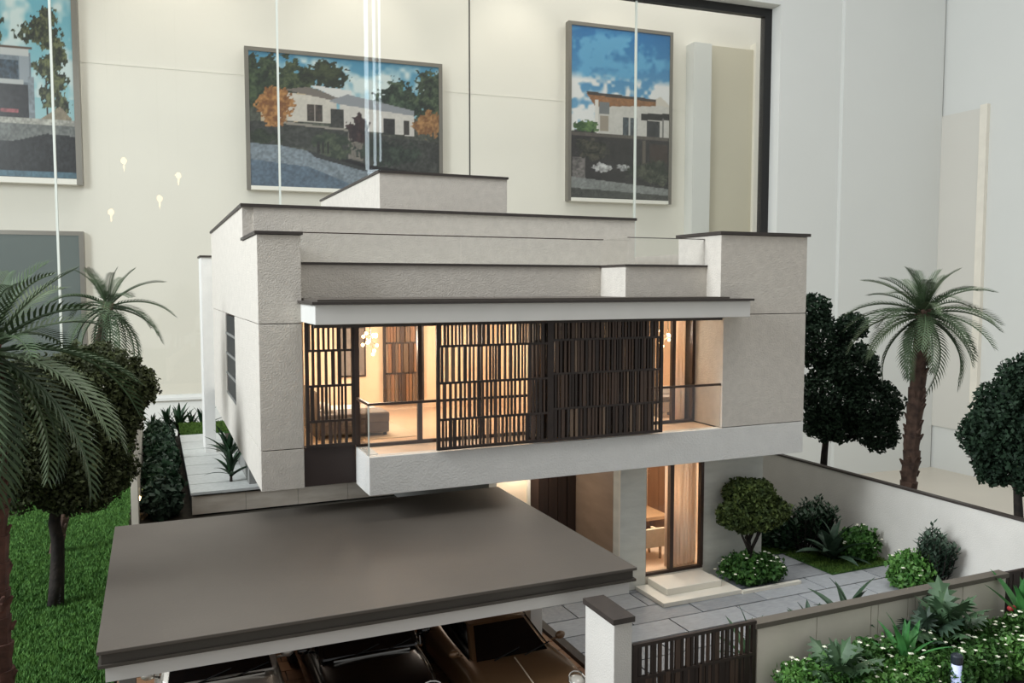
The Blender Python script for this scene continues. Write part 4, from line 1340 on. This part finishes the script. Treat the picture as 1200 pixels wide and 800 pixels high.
def car(c, spec, paint, label):
    t = thing('parked_car', c, label, 'car')
    off = lambda vs: [(c[0] + x, c[1] + y_, c[2] + z) for x, y_, z in vs]
    v, f = loft_half(spec['body'], None)
    b = MB(); b.add(off(v), f)
    o = obj('body', b, paint, t, smooth=True)
    sm = o.modifiers.new('smooth', 'SUBSURF'); sm.levels = 2; sm.render_levels = 2
    g = spec['house']  # base y0,y1,hw,z ; roof y0,y1,hw,z
    (by0, by1, bw, bz), (ry0, ry1, rw, rz) = g

    def quadpatch(name, a, b_, c_, d_, m, inset=0.0, lift=0.0, parent=t, bulge=.03, n=4):
        A, B, C_, D = [Vector(p) for p in (a, b_, c_, d_)]
        cen = (A + B + C_ + D) / 4
        if inset:
            A, B, C_, D = [p + (cen - p) * inset for p in (A, B, C_, D)]
        nr = (B - A).cross(D - A).normalized()
        vs, fs = [], []
        for i in range(n + 1):
            for k in range(n + 1):
                s, u_ = i / n, k / n
                p = (A * (1 - s) + B * s) * (1 - u_) + (D * (1 - s) + C_ * s) * u_
                p = p + nr * (lift + bulge * (1 - (2 * s - 1) ** 2) * (1 - (2 * u_ - 1) ** 2))
                vs.append(tuple(p))
        for i in range(n):
            for k in range(n):
                q = i * (n + 1) + k
                fs.append((q, q + n + 1, q + n + 2, q + 1))
        mb = MB(); mb.add(off(vs), fs)
        return obj(name, mb, m, parent, smooth=True)
    P = {k: p for k, p in dict(a=(-bw, by0, bz), b=(bw, by0, bz), c=(bw, by1, bz), d=(-bw, by1, bz), e=(-rw, ry0, rz), f=(rw, ry0, rz), g=(rw, ry1, rz), h=(-rw, ry1, rz)).items()}
    cabin = MB()
    cabin.add(off([P[k] for k in 'abcdefgh']), [(0, 1, 5, 4), (1, 2, 6, 5), (2, 3, 7, 6), (3, 0, 4, 7), (4, 5, 6, 7), (3, 2, 1, 0)])
    obj('cabin', cabin, paint, t, bev=.09)
    quadpatch('windshield', P['a'], P['b'], P['f'], P['e'], 'car_glass', .13, .012, bulge=.05)
    quadpatch('rear_window', P['c'], P['d'], P['h'], P['g'], 'car_glass', .1, .012)
    quadpatch('side_window', P['b'], P['c'], P['g'], P['f'], 'car_glass', .12, .012, bulge=.02)
    quadpatch('side_window', P['d'], P['a'], P['e'], P['h'], 'car_glass', .12, .012, bulge=.02)
    quadpatch('roof_panel', P['e'], P['f'], P['g'], P['h'], paint, .02, .004, bulge=.05)
    wr = spec['wheel']
    for sx in (-1, 1):
        for wy in spec['axles']:
            hw = spec['track']
            prof = [(wr * .62, -.11), (wr * .95, -.11), (wr, -.07), (wr, .07), (wr * .95, .11), (wr * .62, .11)]
            wmb = MB().lathe(prof, (0, 0, 0), 20)
            wmb.v = [(c[0] + sx * hw + z, c[1] + wy + x, c[2] + wr + y_) for x, y_, z in wmb.v]
            wo = obj('wheel', wmb, 'tyre', t)
            rmb = MB()
            for q in range(5):
                a = q * 1.2566
                rmb.tube([(c[0] + sx * (hw + .1), c[1] + wy, c[2] + wr), (c[0] + sx * (hw + .1), c[1] + wy + math.cos(a) * wr * .6, c[2] + wr + math.sin(a) * wr * .6)], .035, 5)
            obj('rim', rmb, 'chrome', wo)
        mx_, my_, mz_ = spec['mirror']
        mm = MB().ball((c[0] + sx * mx_, c[1] + my_, c[2] + mz_), .1, 8, 6, (1.0, .6, .7)).tube([(c[0] + sx * (mx_ - .16), c[1] + my_ + .02, c[2] + mz_ - .06), (c[0] + sx * mx_, c[1] + my_, c[2] + mz_ - .03)], .02, 5)
        obj('mirror', mm, paint, t, smooth=True)
        hx, hy, hz, hs = spec['lamp']
        hl = MB().ball((0, 0, 0), .12, 12, 8, hs)
        hl.v = [(c[0] + sx * (hx) + x, c[1] + hy + y_, c[2] + hz + z) for x, y_, z in hl.v]
        lo_ = obj('headlight', hl, 'lamp_lens', t, smooth=True)
        rg = MB()
        rg.tube([(c[0] + sx * hx + math.cos(a) * .125 * hs[0], c[1] + hy - .035 + math.sin(a) * .1 * hs[1], c[2] + hz + .05 + math.sin(a) * .1 * hs[2]) for a in [i * .5236 for i in range(13)]], .012, 5)
        obj('lamp_ring', rg, 'chrome', lo_)
    wp = MB()
    for wx in (-.35, .2):
        wp.tube([(c[0] + wx, c[1] + by0 - .01, c[2] + bz + .03), (c[0] + wx + .5, c[1] + by0 + .1, c[2] + bz + .13)], .012, 5)
    obj('wiper', wp, 'tyre', t)
    if 'pale_line' in spec:
        obj('hood_pale_line', MB().tube(off(spec['pale_line']), .012, 5), 'fabric_beige', t)  # thin pale tube along the middle of the hood
    for nm, m, a in spec.get('extra', []):
        e = bx(*a)
        e.v = off(e.v)
        obj(nm, e, m, t)
    return t


SPORT = dict(body=[(-2.25, .50, .24, .40, .46), (-2.12, .78, .18, .56, .58), (-1.75, .93, .15, .74, .68), (-1.35, .97, .15, .85, .74), (-.8, .94, .15, .86, .82), (0, .93, .15, .82, .86), (.9, .97, .15, .86, .88), (1.5, 1.0, .15, .92, .88), (2.0, .9, .2, .84, .8), (2.22, .7, .3, .66, .68)],
             house=((-.78, 1.5, .74, .80), (-.08, .75, .54, 1.2)), wheel=.33, axles=(-1.35, 1.3), track=.86, mirror=(.98, -.55, .95), lamp=(.68, -1.72, .70, (1.1, 1.3, .75)),
             pale_line=[(0, -.82, .835), (0, -1.1, .80), (0, -1.4, .755), (0, -1.75, .70)])
SUV = dict(body=[(-2.3, .7, .35, .8, .84), (-2.2, .88, .28, .94, .98), (-1.7, .95, .25, 1.02, 1.06), (-1.1, .96, .25, 1.06, 1.10), (0, .96, .25, 1.06, 1.08), (1.2, .96, .25, 1.06, 1.08), (2.1, .94, .28, 1.06, 1.08), (2.32, .8, .4, 1.0, 1.02)],
           house=((-1.15, 2.2, .86, 1.04), (-.35, 1.95, .70, 1.74)), wheel=.38, axles=(-1.45, 1.45), track=.84, mirror=(1.02, -.8, 1.16), lamp=(.68, -2.18, .82, (1.3, .7, .6)),
           extra=[('grille', 'chrome', (-.45, .45, -2.34, -2.28, .55, .8)), ('cowl_trim', 'chrome', (-.62, .62, -1.24, -1.19, 1.07, 1.10))])
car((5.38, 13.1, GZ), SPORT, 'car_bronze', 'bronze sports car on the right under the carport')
car((3.1, 14.0, GZ), SUV, 'car_black', 'black car in the middle under the carport')
car((.82, 14.05, GZ), SUV, 'car_silver', 'pale silver car on the left under the carport')


# ------------------------------------------------------------------ things in the lit rooms
def chandelier(c, label, zc):
    t = thing('chandelier', (c[0], c[1], zc), label, 'chandelier', 'chandeliers upstairs')
    arms = MB().tube([(c[0], c[1], zc), (c[0], c[1], c[2])], .012, 5)
    r = random.Random(int(c[0] * 10))
    ends = []
    for k in range(11):
        a = k * 2.4
        p = (c[0] + math.cos(a) * r.uniform(.08, .26), c[1] + math.sin(a) * r.uniform(.08, .26), c[2] + r.uniform(-.3, .18))
        ends.append(p)
        arms.tube([(c[0], c[1], c[2]), p], .008, 4)
    obj('arms', arms, 'chrome', t)
    for p in ends:
        obj('bulb', MB().ball(p, .038, 8, 5), 'bulb_warm', t, smooth=True)
    return t


chandelier((4.38, 17.9, -1.2), 'branching warm chandelier in the left upstairs room', -.62)
chandelier((12.0, 17.7, -1.3), 'branching warm chandelier in the right upstairs room', -.62)


def bed(c, w_, d_, label, head):
    t = thing('bed', c, label, 'bed')
    x, y_, z = c
    obj('bed_base', bx(x - w_ / 2, x + w_ / 2, y_ - d_ / 2, y_ + d_ / 2, z + .08, z + .3), 'fabric_grey', t, bev=.03)
    obj('mattress', bx(x - w_ / 2 + .03, x + w_ / 2 - .03, y_ - d_ / 2 + .03, y_ + d_ / 2 - .03, z + .3, z + .5), 'fabric_white', t, bev=.06)
    obj('throw', bx(x - w_ / 2 - .01, x + w_ / 2 + .01, y_ - d_ / 2 - .01, y_ - d_ / 2 + d_ * .45, z + .28, z + .53), 'fabric_grey', t, bev=.05)
    if head:
        obj('headboard', bx(x - w_ / 2 - .05, x - w_ / 2, y_ - d_ / 2, y_ + d_ / 2, z, z + 1.0), 'fabric_grey', t, bev=.02)
    for sx in (-1, 1):
        for sy in (-1, 1):
            obj('leg', bx(x + sx * (w_ / 2 - .08) - .03, x + sx * (w_ / 2 - .08) + .03, y_ + sy * (d_ / 2 - .08) - .03, y_ + sy * (d_ / 2 - .08) + .03, z, z + .08), 'dark_wood', t)
        obj('pillow', MB().ball((x - w_ / 2 + .28, y_ + sx * d_ * .22, z + .56), .2, 10, 6, (.8, 1.3, .4)), 'fabric_white', t, smooth=True)
    return t


bed((3.95, 18.4, -3.27), 1.5, 1.7, 'grey day bed in the left upstairs room', True)
rg = obj('floor_rug', bx(3.2, 5.2, 17.2, 19.4, -3.268, -3.255), 'fabric_beige')
tag(rg, 'pale rug under the grey day bed upstairs', 'rug')
bed((12.3, 18.6, -3.27), 1.7, 1.6, 'grey and white bed in the right upstairs room', True)
bt = thing('bedside_stool', (11.72, 17.4, -3.27), 'small white-panelled stool beside the right upstairs bed', 'stool')
obj('seat', bx(11.45, 12.0, 17.2, 17.6, -2.85, -2.75), 'fabric_grey', bt, bev=.02)
for sx in (11.47, 11.92):
    obj('leg', bx(sx, sx + .06, 17.22, 17.58, -3.27, -2.85), 'fabric_grey', bt)
obj('panel', bx(11.53, 11.92, 17.3, 17.34, -3.15, -2.9), 'fabric_white', bt)
ar = thing('wall_art', (4.75, 21.15, -2.3), 'dark framed art on the back wall of the left upstairs room', 'picture')
obj('frame', bx(4.35, 5.05, 21.12, 21.2, -2.35, -1.05), 'dark_wood', ar)
obj('canvas', bx(4.4, 5.0, 21.1, 21.12, -2.3, -1.1), 'fabric_grey', ar)


def curtain(x0, x1, y_, z0, z1, label):
    v, f = [], []
    n = 48
    for i in range(n + 1):
        x = x0 + (x1 - x0) * i / n
        yy = y_ + .05 * math.sin(i * 1.05) + .02 * math.sin(i * .37)
        v += [(x, yy, z0), (x, yy, z1), (x, yy + .012, z0), (x, yy + .012, z1)]
    for i in range(n):
        a = 4 * i
        f += [(a, a + 4, a + 5, a + 1), (a + 2, a + 3, a + 7, a + 6), (a + 1, a + 5, a + 7, a + 3), (a, a + 2, a + 6, a + 4)]
    f += [(0, 1, 3, 2), (4 * n, 4 * n + 2, 4 * n + 3, 4 * n + 1)]
    t = thing('curtain', ((x0 + x1) / 2, y_, z0), label, 'curtain')
    mb = MB(); mb.add(v, f)
    obj('drape', mb, 'curtain', t, smooth=True)
    obj('curtain_rail', bx(x0 - .05, x1 + .05, y_ - .03, y_ + .04, z1, z1 + .03), 'frame_bronze', t)
    return t


curtain(11.6, 12.4, 16.85, -3.26, -0.66, 'beige floor-length curtain behind the right upstairs window')
curtain(11.15, 12.0, 16.45, -6.74, -4.05, 'beige floor-length curtain behind the ground floor glass door')
dk = thing('writing_desk', (11.7, 18.6, -6.75), 'brown wooden desk in the lit ground floor room', 'desk')
obj('desk_top', bx(10.95, 12.2, 17.85, 19.6, -6.05, -5.95), 'desk_wood', dk, bev=.01)
obj('desk_side', bx(10.97, 11.05, 17.9, 19.55, -6.75, -6.05), 'desk_wood', dk)
obj('desk_side', bx(12.1, 12.18, 17.9, 19.55, -6.75, -6.05), 'desk_wood', dk)
obj('modesty_panel', bx(11.05, 12.1, 18.6, 18.65, -6.6, -6.05), 'desk_wood', dk)
ch = thing('desk_chair', (11.15, 17.3, -6.75), 'beige upholstered chair at the desk behind the glass door', 'chair')
obj('seat', bx(10.85, 11.45, 17.0, 17.6, -6.42, -6.3), 'fabric_beige', ch, bev=.02)
obj('backrest', bx(10.83, 11.47, 16.93, 17.02, -6.42, -5.95), 'fabric_beige', ch, bev=.02)
for sx in (10.79, 11.45):
    obj('armrest', bx(sx, sx + .06, 16.95, 17.55, -6.42, -6.08), 'fabric_beige', ch, bev=.01)
for sx in (10.88, 11.38):
    for sy in (17.02, 17.52):
        obj('leg', bx(sx, sx + .05, sy, sy + .05, -6.75, -6.42), 'desk_wood', ch)
cb = thing('tall_cabinet', (13.3, 19.5, -6.75), 'tall brown cabinet at the back of the ground floor room', 'cabinet')
obj('cabinet_body', bx(13.2, 13.48, 18.6, 20.39, -6.75, -4.02), 'cabinet_wood', cb)
for k in range(3):
    obj('cabinet_door', bx(13.16, 13.2, 18.62 + k * .59, 19.18 + k * .59, -6.7, -4.06), 'cabinet_wood', cb)

# ------------------------------------------------------------------ hall lamps and added glowing tubes behind the viewer, mirrored faintly in the window
def mirrored(px_, py_, dist):
    """point on the reflected sight line of an image position, dist house metres beyond the window"""
    fh = Vector((math.sin(YAW), math.cos(YAW), 0)); rt = Vector((math.cos(YAW), -math.sin(YAW), 0)); zz = Vector((0, 0, 1))
    fwd = fh * math.cos(PIT) - zz * math.sin(PIT); up = zz * math.cos(PIT) + fh * math.sin(PIT)
    d_ = (fwd + rt * ((px_ - 600) / 972) - up * ((py_ - 400) / 972)).normalized()
    n = Vector((NX, NY, 0)); c0 = Vector(wall_xyz(0, 1.25, 0))
    s = c0.dot(n) / d_.dot(n)
    r = d_ - n * 2 * d_.dot(n)
    return d_ * s + r * dist


for k, (a, b) in enumerate([(145, 190), (209, 207), (187, 234), (130, 250)]):
    p = mirrored(a, b, 44)
    t = thing('pendant_lamp', (p.x, p.y, CEIL), 'small warm pendant lamp of the hall, mirrored %s in the window' % ['highest', 'farthest right', 'between two others', 'lowest'][k], 'lamp', 'pendant lamps of the hall')
    obj('cord', MB().tube([(p.x, p.y, CEIL), (p.x, p.y, p.z + .4)], .03, 5), 'tyre', t)
    obj('bulb', MB().lathe([(.02, -.9), (.10, -.5), (.06, -.25), (.28, 0), (.30, .25), (.12, .5)], tuple(p), 12), 'bulb_pendant', t, smooth=True)
# unseen glowing tubes, added so the window mirrors a pale streak
p = mirrored(438, 120, 40)
zt = mirrored(438, -60, 40).z
zb = mirrored(438, 200, 40).z
t = thing('unseen_streak_tubes', (p.x, p.y, CEIL), 'unseen column of glowing tubes, added to mirror a pale streak in the window', 'lamp')
for k, (dx, r_) in enumerate([(-.75, .22), (.1, .16), (.7, .12)]):
    obj('glow_tube', MB().tube([(p.x + dx, p.y, zb + k * .5), (p.x + dx, p.y, CEIL)], r_, 8), 'tube_glow', t)
obj('lower_ring', MB().lathe([(1.0, -1.6), (.8, -.8), (.75, .0), (.7, .0)], (p.x, p.y, zb), 16), 'tube_glow', t)
